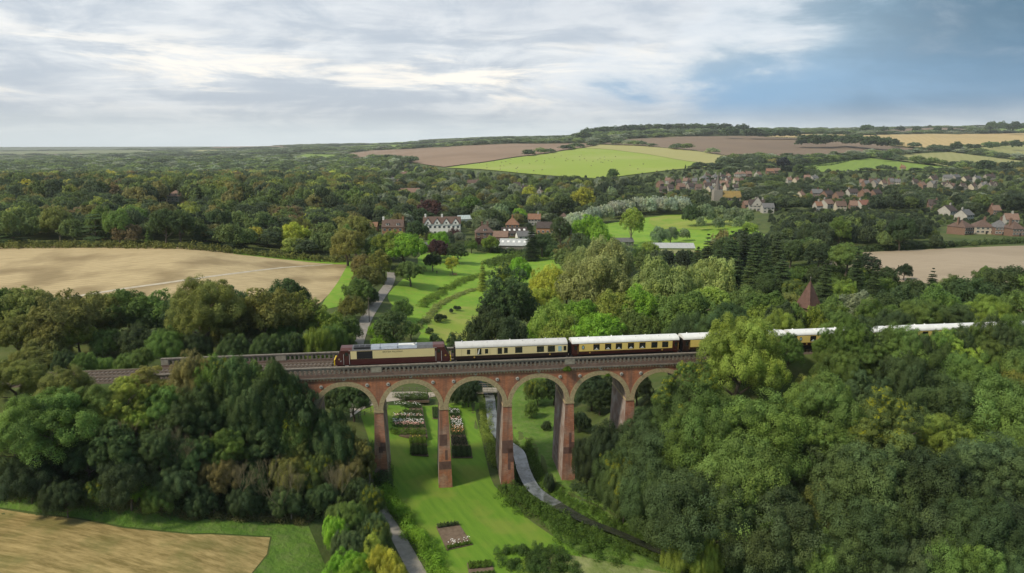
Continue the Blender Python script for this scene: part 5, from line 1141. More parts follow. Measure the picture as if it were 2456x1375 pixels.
def tiled_turret():
    p = at(1938, 740, 176); g = tz1(p.x, p.y); zt = at(1938, 672, 176).z; zb = at(1938, 734, 176).z; r = empty('turret_house', (p.x, p.y, g), .5)
    tag(r, 'steep reddish pyramid roof of a turret house rising from the shrubs above the train', 'turret'); CLEAR.append((p.x, p.y, 5, 12, g))
    w = 1.9; b_, t_ = zb - g, zt - g
    MB().box(-w, w, -w, w, -1, b_).build('wall', WALLS['b'], r)
    m = MB(); a = [(-w - .6, -w - .6, b_ - .2), (w + .6, -w - .6, b_ - .2), (w + .6, w + .6, b_ - .2), (-w - .6, w + .6, b_ - .2)]; md = [(x * .66, y * .66, b_ + (t_ - b_) * .28) for x, y, z in a]
    for i in range(4): m.quad(a[i], a[(i + 1) % 4], md[(i + 1) % 4], md[i]); m.quad(md[i], md[(i + 1) % 4], (0, 0, t_))
    m.quad(*a[::-1]); ro = m.build('roof', tile('reddish_brown_tiles', (.15,.085,.068), (.12,.07,.055)), r)
    m = MB(); m.tube((0, 0, t_ - .2), (0, 0, t_ + 1.3), .05, .03, 6); m.tube((0, 0, t_ + .5), (0, 0, t_ + .75), .16, .16, 8); m.build('finial', WALLS['g'], ro)
    m = MB(); m.prism([(-2.0, b_ - 2.6), (2.0, b_ - 2.6), (0, b_ - .4)], w, w + 4, 'x'); m.build('wing_roof', D.materials['reddish_brown_tiles'], r)
    MB().box(w, w + 3.7, -1.8, 1.8, -1, b_ - 2.61).build('wing', WALLS['b'], r)
tiled_turret()
for a in [(1915,731,168,80,'round','M'),(1950,735,166,80,'round','L'),(1990,725,168,90,'round','M'),(1880,726,166,90,'round','D')]: T(*a, lock=True)
def greenhouse():
    p = G(1113, 533); r = empty('greenhouse', p, .3); tag(r, 'pale glass greenhouse among the trees behind the white gabled house', 'greenhouse'); CLEAR.append((p.x, p.y, 8, 12, p.z))
    m = MB(); m.prism([(-4, 0), (-4, 2.6), (0, 5.2), (4, 2.6), (4, 0)], -5, 5, 'x'); m.build('glazing', mat('pale_greenhouse_glass', (.45,.52,.53), (.36,.43,.44), 2, .2), r)
    m = MB()
    for i in range(9):
        x = -5 + i * 1.25; m.prism([(-4.08, 0), (-4.08, 2.62), (0, 5.28), (0, 5.2), (-4, 2.6), (-4, 0)], x - .05, x + .05, 'x')
    m.box(-5, 5, -4.12, -4.01, 2.5, 2.66); m.build('frame', mTrim, r)
greenhouse()
def van():
    p = G(1321, 557.5); r = empty('parked_van', p, .1); tag(r, 'small white van parked in the farmyard by the black shed', 'van')
    m = MB(); m.prism([(-2.3, .5), (-2.3, 1.1), (-1.7, 1.3), (-1.1, 2.0), (2.2, 2.1), (2.3, .5)], -.9, .9, 'y'); b = m.build('body', mTrim, r)
    m = MB(); m.prism([(-1.62, 1.32), (-1.12, 1.9), (-.3, 1.93), (-.3, 1.32)], -.93, -.901, 'y'); m.build('side_window', mPane, r)
    m = MB(); m.prism([(-1.72, 1.3), (-1.12, 2.0), (-1.15, 2.02), (-1.76, 1.31)], -.8, .8, 'y'); m.build('windscreen', mPane, r)
    for x in (-1.5, 1.5):
        for y in (-.85, .85): m = MB(); m.disc((x, y, .36), .36, 'y', .22, 14); m.build('wheel', mUnder, r)
    CLEAR.append((p.x, p.y, 3, 8, p.z))
van()
# ---------------------------------------------------------------- leaf strips (hedges, scrub, banks)
def leaves_along(name, line, width, height, tint, n, leaf, label=None, cat='hedge', kind=None, group=None, seed=1, lumps=1.0, lump=1.5):
    r = np.random.default_rng(seed); L_ = np.array([(p[0], p[1]) for p in smooth_line([(a[0], a[1], 0) for a in line], 8)]); seg = np.hypot(*np.diff(L_, axis=0).T); cum = np.concatenate([[0], np.cumsum(seg)])
    r0 = min(width * .5, lump); m = max(3, int(cum[-1] * width / (r0 * r0 * .9))); d = np.linspace(0, cum[-1], m) + r.uniform(-.5, .5, m) * r0
    cx = np.interp(d, cum, L_[:, 0]) + r.uniform(-.5, .5, m) * (width - r0); cy = np.interp(d, cum, L_[:, 1]) + r.uniform(-.5, .5, m) * (width - r0)
    rs = r0 * r.uniform(.6, 1.15, m); hs = height * r.uniform(1 - .45 * lumps, 1 + .25 * lumps, m); k = r.integers(0, m, n)
    dd = rnd_dirs(r, n); dd[:, 2] = np.abs(dd[:, 2]); sh = r.uniform(.7, 1.08, n)
    X = cx[k] + dd[:, 0] * rs[k] * sh; Y = cy[k] + dd[:, 1] * rs[k] * sh; Z = tz(X, Y) + dd[:, 2] ** .7 * hs[k] * sh
    nn = dd + rnd_dirs(r, n) * .35; nn /= np.linalg.norm(nn, axis=1, keepdims=True); V = quads(r, np.stack([X, Y, Z], 1), nn, np.full(n, leaf))
    q = r.uniform(0, 1, m)[k]; lv = np.clip(.25 + .5 * q + r.normal(size=n) * .09, 0, 1); lh = np.clip(r.uniform(-.5, .8, m)[k], 0, 1)
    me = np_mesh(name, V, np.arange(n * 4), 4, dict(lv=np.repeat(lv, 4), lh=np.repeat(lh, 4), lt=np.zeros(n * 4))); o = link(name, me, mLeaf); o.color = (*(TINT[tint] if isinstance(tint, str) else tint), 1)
    tag(o, label, cat, group, kind); return o
LA = leaves_along; g2 = lambda l: [G(*p).xy for p in l]
LA('path_hedge', g2([(905,1150),(925,1190),(950,1225),(985,1275),(1020,1325),(1060,1380),(1100,1440)]), 3.0, 2.2, 'B', 26000, .13, 'clipped green hedge running beside the lower footpath along the lawn')
LA('bank_scrub', g2([(903,1100),(915,1140),(925,1180)]), 3, 3, 'D', 9000, .15, 'dark bushy scrub at the foot of the leftmost tall pier', 'scrub')
hz = [([(0,596),(200,594),(400,596),(560,608),(700,622),(830,630)],'O','hedge along the far edge of the pale stubble field'),([(1150,603),(1240,610),(1330,612)],'D','hedge in front of the grey corrugated barn'),
 ([(1975,612),(2100,602),(2250,594),(2456,583)],'D','hedge behind the pinkish stubble field')]
for i, (l, t_, lb) in enumerate(hz): LA('field_hedge', g2(l), 5, 3.0, t_, 9000, .45, lb, seed=i + 3, group='field hedges')
far_h = [([(1440,348),(1560,353),(1680,365),(1775,380)],.5,'green hedge line between the hay field and the large brown field'),([(1775,383),(1850,388),(1900,388),(1960,400),(2100,374),(2200,366),(2280,362)],3,'hedge below the large brown field on the right hill'),
 ([(2105,377),(2200,390),(2290,405),(2456,407)],3,'dark hedge between the small green hill field and the green corn'),([(2200,367),(2280,366),(2380,379),(2456,387),(2560,395)],3,'dark hedge between the two green corn fields'),
 ([(2140,349),(2240,361),(2290,359),(2456,347),(2560,345)],3,'hedge under the golden field on the right hill'),([(2100,379),(1990,392),(1920,402)],5,'bushy hedge above the small green hill field'),
 ([(1835,330),(1900,333),(1960,336),(2140,351)],3,'hedge above the large brown field'),([(2060,324),(2180,321),(2456,319)],3,'skyline hedge above the golden field'),([(735,370),(815,373),(800,384)],3,'hedge at the right of the far green field'),([(790,350),(900,357),(1060,351),(1170,343)],4,'hedge below the far green strips')]
for i, (l, h_, lb) in enumerate(far_h):
    w = [G(*p).xy for p in l]; LA('hill_hedge', w, 7, max(2, h_ + 1), 'D', 5000, 1.1, lb, lump=4, seed=i + 20, group='hedges between the hill fields')
# lone and grouped hilltop trees
for a in [(2025,322,2350,50,'round','D'),(1950,322,2300,50,'round','D'),(1985,320,2300,60,'round','D'),(2055,324,2300,60,'round','D'),(2095,327,2250,60,'round','D'),(2125,330,2250,40,'round','D'),(2148,333,2200,22,'round','K'),(1930,325,2300,40,'round','K'),
 (2250,350,1950,12,'round','K'),(2296,340,2000,26,'round','D'),(2325,345,1980,16,'round','D'),(2345,346,1980,16,'round','K'),(2372,340,1990,22,'round','D'),(2390,342,1990,16,'round','D'),(2410,338,2000,18,'round','D'),(2440,336,2000,26,'round','K'),
 (2380,292,3500,30,'round','D'),(2405,291,3500,26,'round','D'),(2435,292,3500,34,'round','K'),(2460,294,3500,20,'round','D'),(2080,305,3600,36,'round','D'),(2120,303,3600,30,'round','D'),(2160,302,3700,24,'round','K'),(2200,303,3700,24,'round','D'),(2230,300,3700,9,'round','D'),(2250,303,3600,18,'round','D'),(2280,305,3600,14,'round','D')]: T(*a)
for i in range(26):
    f = i / 25; T(1395 + f * 505 + random.Random(i).uniform(-6, 6), 322 - 24 * math.sin(math.pi * min(1, f * 1.05)) ** .6 + random.Random(i + 9).uniform(-2, 3), 2750, 44, 'round', random.Random(i).choice('DDK'))
LA('river_bank_plants', g2([(1165,975),(1168,1010),(1170,1050),(1178,1080),(1190,1120)]), 3.2, 1.6, 'L', 16000, .10, 'tall flowering border plants along the near bank beside the garden lawn', 'plants', lump=.75)
LA('river_bank_plants', g2([(1225,1175),(1260,1205),(1310,1230),(1370,1275),(1420,1310),(1480,1330)]), 6.5, 1.5, (.10,.175,.035), 30000, .13, 'thick green waterside plants between the lawn and the narrow river', 'plants', seed=5, lump=.75)
LA('river_bank_plants', g2([(1265,1060),(1280,1110),(1300,1150),(1350,1195),(1440,1240),(1540,1290),(1640,1330),(1740,1370)]), 2.2, .9, (.09,.16,.03), 16000, .11, 'low green plants on the far bank of the narrow river', 'plants', seed=6, lump=.75)
def off_line(pts, o):
    P_ = [Vector(p) for p in pts]; out = []
    for i, p in enumerate(P_):
        d = (P_[min(i + 1, len(P_) - 1)] - P_[max(i - 1, 0)]).normalized(); out.append((p.x - d.y * o, p.y + d.x * o))
    return out
_riv = [tuple(p) for p in RIV]
for i, (o, lb) in enumerate(((1.2, 'ragged green plants overhanging the left edge of the narrow river'), (-1.2, 'ragged green plants overhanging the right edge of the narrow river'))):
    LA('waterside_plants', off_line(_riv[5:], o), 1.9, .8, (.10,.165,.04), 26000, .11, lb, 'plants', seed=40 + i, lump=.6)
LA('reed_clump', g2([(1230,1340),(1290,1348),(1350,1372)]), 6.5, 1.3, (.085,.15,.04), 24000, .11, 'rounded clump of tall dark grass on the lawn at the bottom edge', 'tall grass', seed=8, lump=.75)
LA('river_bank_plants', g2([(1500,1300),(1560,1325),(1640,1365),(1720,1410)]), 3.0, .7, (.11,.18,.035), 16000, .11, 'bright grassy edge on the near side of the lower river', 'plants', seed=9, lump=.75)
LA('meadow_scrub', g2([(1010,735),(1040,715),(1080,690),(1130,668),(1180,655)]), 5, 1.1, (.18,.28,.05), 16000, .22, 'rough green strip of plants along the ditch through the middle meadow', 'scrub', seed=10)
LA('meadow_scrub', g2([(1000,790),(1030,760),(1060,728),(1110,705),(1160,690)]), 3.2, .6, (.30,.36,.12), 12000, .22, 'pale grassy strip beside the ditch in the middle meadow', 'scrub', seed=11)
LA('meadow_scrub', g2([(1180,640),(1240,620),(1300,612)]), 14, 2.4, (.12,.19,.045), 12000, .4, 'rough scrub at the top of the middle meadow by the barn', 'scrub', seed=12)
LA('hill_scrub', g2([(1850,690),(1930,660),(2010,650),(2090,690)]), 22, 2.2, (.075,.12,.032), 30000, .4, 'low bushy scrub around the pointed tiled roof', 'scrub', seed=13, kind='stuff')
LA('field_edge_scrub', g2([(-60,1165),(60,1180),(200,1195),(400,1222),(560,1240),(740,1250)]), 2.6, 1.0, (.15,.15,.06), 22000, .12, 'dry grassy scrub along the top of the near stubble field', 'scrub', seed=14)
LA('wood_undergrowth', g2([(-100,1150),(100,1165),(300,1180),(500,1200),(760,1225)]), 5.0, 2.2, 'D', 34000, .17, 'dark undergrowth at the foot of the left hand wood', 'undergrowth', seed=15, kind='stuff')
LA('wood_undergrowth', g2([(1400,1180),(1480,1215),(1560,1250),(1680,1310),(1800,1340),(1950,1362),(2150,1362),(2500,1365)]), 5, 2.0, 'D', 40000, .17, 'dark undergrowth at the foot of the right hand wood', 'undergrowth', seed=16, kind='stuff')
def bank_plant_on_viaduct():
    for s, z, sc_, lb in ((9.6, 20.9, .75, 'leafy green plant growing out of the viaduct ledge under the coach gap'), (16.9, 19.7, .45, 'small bush growing on the ring of the fifth visible arch')):
        x, y = st_xy(s, -.35); cm, tm = proto('bush', 1, 0); r = empty('wall_plant', (x, y, z - .5)); r.scale = (sc_, sc_, sc_ * .9); tag(r, lb, 'plant'); c = D.objects.new('crown', cm); COL.objects.link(c); c.parent = r; c.color = (.13, .22, .03, 1)
# ---------------------------------------------------------------- garden
mHedgeLeaf = mLeaf
def bed(poly, label, rows, flowers, soil=True, n=5000, seed=1):
    w = [Vector(flat(*p)) for p in poly]; cx = sum(p.x for p in w) / 4; cy = sum(p.y for p in w) / 4; r = empty('flower_bed', (cx, cy, tz1(cx, cy))); tag(r, label, 'flower bed', 'garden beds on the lawn')
    z0 = tz1(cx, cy); m = MB(); m.hexa([(p.x - cx, p.y - cy, -.3) for p in w], [(p.x - cx, p.y - cy, .16) for p in w]); m.build('soil', mSoil, r)
    rr = np.random.default_rng(seed); a, b, c, d = [np.array([p.x - cx, p.y - cy]) for p in w]    # a-b far edge, d-c near edge
    for i, (f0, f1, h, tint) in enumerate(rows):
        k = int(n * (f1 - f0) / .2); u = rr.uniform(.03, .97, k); v = rr.uniform(f0, f1, k); p = (a * (1 - u)[:, None] + b * u[:, None]) * (1 - v)[:, None] + (d * (1 - u)[:, None] + c * u[:, None]) * v[:, None]
        lum = .65 + .35 * np.sin(u * 40 + i) * np.sin(v * 60 + i * 2); z = .16 + h * rr.uniform(.3, 1, k) * lum; nn = rnd_dirs(rr, k) * .6 + np.array([0, -.2, .8]); nn /= np.linalg.norm(nn, axis=1, keepdims=True)
        V = quads(rr, np.column_stack([p, z]), nn, np.full(k, .12)); lv = np.clip(.4 + .4 * np.sin(u * 23) * .5 + rr.normal(size=k) * .12, 0, 1)
        me = np_mesh('plants', V, np.arange(k * 4), 4, dict(lv=np.repeat(lv, 4), lh=np.zeros(k * 4), lt=np.zeros(k * 4))); o = link('plants', me, mLeaf, r); o.color = (*tint, 1)
    for f0, f1, colr, k in flowers:
        u = rr.uniform(.1, .95, k); v = rr.uniform(f0, f1, k); p = (a * (1 - u)[:, None] + b * u[:, None]) * (1 - v)[:, None] + (d * (1 - u)[:, None] + c * u[:, None]) * v[:, None]
        V = quads(rr, np.column_stack([p, rr.uniform(.8, 1.15, k)]), np.tile(np.array([[0, -.35, .93]]), (k, 1)), np.full(k, .13)); nmn = 'petals_%d' % int(colr[1] * 100)
        mm = D.materials.get(nmn) or mat(nmn, colr, None, rough=.7); link('flowers', np_mesh('flowers', V, np.arange(k * 4), 4), mm, r)
wf, pf, of = (.80,.78,.74), (.75,.42,.36), (.72,.36,.16)
bed([(935,985),(1012,985),(1026,1062),(934,1062)], 'large dahlia bed with bands of white and pink flowers left of the second tall pier', [(0,.14,.8,(.06,.11,.03)),(.2,.34,.5,(.08,.12,.035)),(.36,.50,.9,(.06,.11,.03)),(.52,.78,1.0,(.06,.11,.03)),(.84,.99,1.1,(.12,.20,.03))], [(.02,.10,wf,40),(.40,.48,wf,60),(.58,.68,wf,150),(.66,.76,pf,130),(.42,.5,pf,40)], n=4200)
bed([(1075,985),(1100,985),(1124,1072),(1082,1072)], 'narrow bed of white and peach dahlias just right of the second tall pier', [(0,.2,1.0,(.06,.11,.03)),(.25,.75,1.0,(.06,.11,.03)),(.78,.98,.7,(.03,.04,.025))], [(.05,.2,wf,40),(.35,.6,wf,130),(.55,.72,of,80),(.28,.4,pf,40)], n=2200, seed=2)
bed([(980,1050),(1020,1050),(1025,1076),(981,1076)], 'green bed of tall plants in front of the large dahlia bed', [(.0,.98,1.1,(.13,.21,.03))], [(.1,.6,(.6,.5,.05),20)], n=900, seed=3)
bed([(983,1080),(1024,1080),(1028,1100),(983,1100)], 'small bed of bushy green plants nearest the camera below the dahlias', [(0,.98,1.0,(.085,.14,.035))], [], n=900, seed=4)
bed([(1082,1075),(1130,1075),(1134,1100),(1084,1100)], 'small dark green bed right of the second tall pier foot', [(0,.98,.9,(.07,.12,.035))], [], n=900, seed=5)
bed([(1036,985),(1055,985),(1052,1010),(1038,1010)], 'tiny bed beside the left face of the second tall pier', [(0,.98,.7,(.07,.12,.035))], [], n=600, seed=6)
bed([(940,968),(1030,964),(1030,978),(938,980)], 'border of pale shrubs in front of the driveway fence', [(0,.98,1.3,(.11,.16,.05))], [(.1,.8,wf,60)], n=1800, seed=7)
bed([(1046,1265),(1100,1258),(1134,1308),(1072,1322)], 'square bed of bare brown soil on the near lawn', [(0,.10,.8,(.09,.13,.05)),(.88,.99,.5,(.12,.2,.03))], [(.80,.98,wf,26)], n=1800, seed=8)
bed([(1120,1352),(1178,1348),(1196,1400),(1130,1410)], 'soil bed with low green rows cut by the bottom edge', [(.05,.3,.6,(.12,.2,.03)),(.5,.6,.4,(.1,.16,.03))], [], n=1800, seed=9)
mWood = mat('weathered_wood', (.20,.17,.13), (.28,.24,.19), 3)
def fence(l, label, h=1.1, sp=1.6, rails=2):
    w = [G(*p) for p in l]; r = empty('wooden_fence', w[0]); tag(r, label, 'fence'); o0 = w[0]; pts = []
    for a, b in zip(w[:-1], w[1:]):
        n = max(1, int((b - a).length / sp)); pts += [a.lerp(b, i / n) for i in range(n)]
    pts.append(w[-1])
    for p in pts: p.z = tz1(p.x, p.y)
    for p in pts[:60]:
        q = p - o0; MB().box(q.x - .07, q.x + .07, q.y - .07, q.y + .07, q.z - .3, q.z + h).build('post', mWood, r)
    for k in range(rails):
        m = MB(); z = h * (.45 + .45 * k)
        for a, b in zip(pts[:-1], pts[1:]): a2, b2 = a - o0, b - o0; m.tube((a2.x, a2.y, a2.z + z), (b2.x, b2.y, b2.z + z), .04, .04, 4)
        m.build('rail', mWood, r)
fence([(930,941),(1000,939),(1045,941),(1075,944)], 'post and rail fence behind the driveway, seen through the second arch')
fence([(860,1003),(890,990),(930,980)], 'low post and rail fence between the driveway and the garden lawn', 1.0)
fence([(960,962),(1010,956),(1045,953)], 'wooden fence panels along the near side of the driveway', 1.1, 1.2)
fence([(300,1200),(420,1222),(560,1240),(700,1250)], 'thin post fence along the edge of the near stubble field', 1.0, 2.6, 1)
def bridge():
    a, b = G(1150, 948), G(1200, 946); c = (a + b) / 2; r = empty('foot_bridge', (c.x, c.y, .2)); tag(r, 'small flat bridge with railings over the river behind the third arch', 'bridge'); L_ = 6
    MB().box(-L_ / 2, L_ / 2, -1.5, 1.5, -.1, .15).build('deck', mCopPale, r)
    for y in (-1.4, 1.4):
        m = MB()
        for i in range(6): m.box(-L_ / 2 + i * L_ / 5 - .04, -L_ / 2 + i * L_ / 5 + .04, y - .04, y + .04, .15, 1.2)
        m.box(-L_ / 2, L_ / 2, y - .03, y + .03, 1.12, 1.22); m.box(-L_ / 2, L_ / 2, y - .03, y + .03, .62, .7); m.build('railing', mWood, r)
bridge()
def shed_box():
    p = Vector((*flat(937, 1015), 0)); r = empty('cold_frame', p); tag(r, 'dark grey cold frame at the left of the dahlia bed', 'cold frame'); MB().box(-.7, .7, -1.5, 1.5, 0, .7).build('frame', WALLS['k'], r); MB().prism([(-.72, .7), (.72, .7), (.72, .95)], -1.52, 1.52, 'y').build('glass_lid', mPane, r)
shed_box()
def bench():
    p = G(1091, 661); r = empty('park_bench', p, .1); tag(r, 'reddish wooden bench beside the young tree in the meadow', 'bench')
    MB().box(-.9, .9, -.28, .28, .42, .48).build('seat', WALLS['o'], r); MB().box(-.9, .9, .24, .30, .5, .95).build('backrest', WALLS['o'], r)
    for x in (-.8, .8): MB().box(x - .05, x + .05, -.25, .28, 0, .42).build('leg', WALLS['o'], r)
    p = G(1083, 662); r = empty('tree_guard', p); tag(r, 'square wooden guard around the stem of the young meadow tree', 'tree guard')
    m = MB()
    for x, y in ((-.6, -.6), (.6, -.6), (.6, .6), (-.6, .6)): m.box(x - .06, x + .06, y - .06, y + .06, 0, 1.2)
    for z in (.5, 1.05): m.box(-.6, .6, -.66, -.6, z, z + .1); m.box(-.6, .6, .6, .66, z, z + .1); m.box(-.66, -.6, -.6, .6, z, z + .1); m.box(.6, .66, -.6, .6, z, z + .1)
    m.build('frame', mWood, r)
bench()
def pole():
    p = G(886, 773); r = empty('utility_pole', p); tag(r, 'thin wooden pole standing at the right edge of the lane', 'pole'); MB().tube((0, 0, 0), (0, 0, 8), .13, .09, 8).build('post', mBark, r); MB().box(-.6, .6, -.05, .05, 7.4, 7.5).build('crossarm', mBark, r)
pole()
def table():
    p = G(2015, 615); r = empty('garden_table', p); tag(r, 'low grey table on the small green paddock by the pinkish field', 'table'); MB().box(-1.6, 1.6, -.5, .5, .7, .8).build('top', mCopPale, r)
    for x in (-1.4, 1.4): MB().box(x - .06, x + .06, -.4, .4, 0, .7).build('leg', mCopPale, r)
table()
# ---------------------------------------------------------------- people
def person(p, rz, label, top, legs, bag=False):
    vs = [(0,0,.95),(0,.0,1.15),(0,0,1.42),(0,.0,1.52),(0,-.02,1.64), (.09,0,.9),(.11,-.08,.5),(.11,.02,.08),(.11,-.14,.04), (-.09,0,.9),(-.11,.14,.5),(-.11,.26,.1),(-.11,.14,.04), (.19,0,1.42),(.25,.08,1.15),(.24,-.02,.90),(.24,-.05,.80), (-.19,0,1.42),(-.25,-.06,1.15),(-.24,-.2,.92),(-.24,-.25,.84)]
    es = [(0,1),(1,2),(2,3),(3,4),(0,5),(5,6),(6,7),(7,8),(0,9),(9,10),(10,11),(11,12),(2,13),(13,14),(14,15),(15,16),(2,17),(17,18),(18,19),(19,20)]
    rs = [.15,.14,.16,.06,.10,.10,.07,.045,.04,.10,.07,.045,.04,.07,.05,.04,.035,.07,.05,.04,.035]
    me = D.meshes.new('person'); me.from_pydata(vs, es, []); o = D.objects.new('person', me); COL.objects.link(o); o.modifiers.new('skin', 'SKIN')
    for i, v in enumerate(me.skin_vertices[0].data): v.radius = (rs[i], rs[i] * (.75 if i < 3 else 1)); v.use_root = i == 0
    s = o.modifiers.new('sub', 'SUBSURF'); s.levels = s.render_levels = 1
    m2 = D.meshes.new_from_object(o.evaluated_get(bpy.context.evaluated_depsgraph_get())); o.modifiers.clear(); o.data = m2
    m2.materials.clear(); [m2.materials.append(x) for x in (D.materials['skin'], top, legs)]
    for f in m2.polygons: z = f.center.z; f.material_index = 0 if z > 1.5 or (z < .93 and abs(f.center.x) > .19) else (1 if z > .93 else 2)
    m2.shade_smooth(); o.location = p; o.rotation_euler = (0, 0, rz); tag(o, label, 'person')
    h = MB(); h.tube((0, .02, 1.66), (0, .03, 1.76), .10, .06, 8); h.build('hair', mBark, o)
    if bag: h = MB(); h.prism([(-.15, 1.0), (.15, 1.0), (.13, 1.42), (-.13, 1.42)], .12, .28, 'y'); h.build('backpack', top, o)
mSkin = mat('skin', (.55,.36,.27)); mCl1 = mat('dark_jacket', (.03,.03,.035)); mCl2 = mat('dark_trousers', (.04,.045,.06)); mCl3 = mat('grey_coat', (.07,.06,.06))
person(G(161, 716), -1.7, 'walker in a dark jacket with a backpack on the chalk track', mCl1, mCl2, True)
person(G(166, 717), -1.5, 'walker in a grey coat just right of the other walker on the track', mCl3, mCl2)
person(G(1048, 658), .4, 'lone figure in dark clothes standing in the meadow near the round tree', mCl1, mCl2)
# ---------------------------------------------------------------- hay bales
def bales():
    mHB = mat('straw', (.42,.36,.20), (.30,.25,.13), 4); mHE = mat('dark_bale_wrap', (.07,.075,.06), None)
    m = MB(); m.tube((-.62, 0, .62), (.62, 0, .62), .64, .64, 14); bm_ = m.mesh('hay_bale'); bm_.materials.append(mHB)
    m = MB(); m.disc((-.64, 0, .62), .5, 'x', .05, 12); m.disc((.64, 0, .62), .5, 'x', .05, 12); em = m.mesh('bale_end'); em.materials.append(mHE)
    rr = random.Random(8); pts = [(1105,397),(1117,398),(1168,398),(1184,391),(1200,400),(1203,392),(1208,400),(1213,390),(1223,395),(1253,388),(1238,407),(1241,404),(1285,389),(1288,387),(1305,393),(1306,388),(1317,382),(1357,388),(1359,382),(1362,385),(1374,388),(1391,386),(1402,383),(1407,388),(1418,400),(1422,389),(1434,386),(1441,391),(1446,392),(1450,386),(1459,388),(1390,378),(1346,376),(1300,410),(1280,412),(1240,415),(1200,408),(1168,405),(1439,382),(1467,390),(1476,378),(1449,379),(1511,399),(1543,396),(1530,408),(1394,374),(1330,380),(1270,395),(1150,394),(1225,384)]
    for px, py in pts:
        p = G(px, py); o = D.objects.new('hay_bale', bm_); COL.objects.link(o); o.location = (p.x, p.y, p.z + .9); o.scale = (1.25,) * 3; o.rotation_euler = (0, 0, rr.uniform(0, 3)); tag(o, 'round hay bale lying on the bright green hay field', 'hay bale', 'round bales scattered over the hay field')
        e = D.objects.new('bale_end', em); COL.objects.link(e); e.parent = o
bales()
mDryBark = mat('dry_bark', (.20,.17,.10), (.28,.24,.14), 3, .9)
# ---------------------------------------------------------------- bare stems
def bare(px, ytop, Y, wpx, seed, label):
    p = at(px, ytop, Y); g = tz1(p.x, p.y); h = min(p.z - g, 8.5); r = random.Random(seed); m = MB(); zc = Y; w = wpx * 105 / F / 2
    def grow(q, d, l, rad_, dep):
        e = q + d * l; m.tube(q, e, rad_, rad_ * .7, 5)
        if dep == 0: return
        for _ in range(r.choice((2, 3))): grow(e, (d + Vector((r.uniform(-.5, .5), r.uniform(-.5, .5), r.uniform(0, .45)))).normalized(), l * r.uniform(.65, .85), rad_ * .65, dep - 1)
    for k in range(3): grow(Vector((r.uniform(-.5, .5), r.uniform(-.5, .5), 0)), Vector((r.uniform(-.25, .25), r.uniform(-.25, .25), 1)).normalized(), h * .26, .065, 6)
    me = m.mesh('bare_tree'); o = link('bare_tree', me, mDryBark); o.location = (p.x, p.y, g); tag(o, label, 'bare tree', 'bare twiggy trees in the left wood')
for i, a in enumerate([(565,1010,93,90,'tall pale bare tree in the middle of the left hand wood'),(610,1020,94,70,'pale bare tree just right of the tallest bare one in the left wood'),(680,1050,93,70,'short bare tree low in the left hand wood near the field'),(270,995,92,90,'bare pale branches at the left part of the left hand wood'),(415,1000,94,60,'thin bare tree with brownish top in the left hand wood'),(800,1000,97,60,'thin bare stems beside the leftmost tall pier wood edge'),(450,1020,93,50,'short bare stems below the rail bank, middle left')]): bare(*a[:4], i + 3, a[4])
bank_plant_on_viaduct()
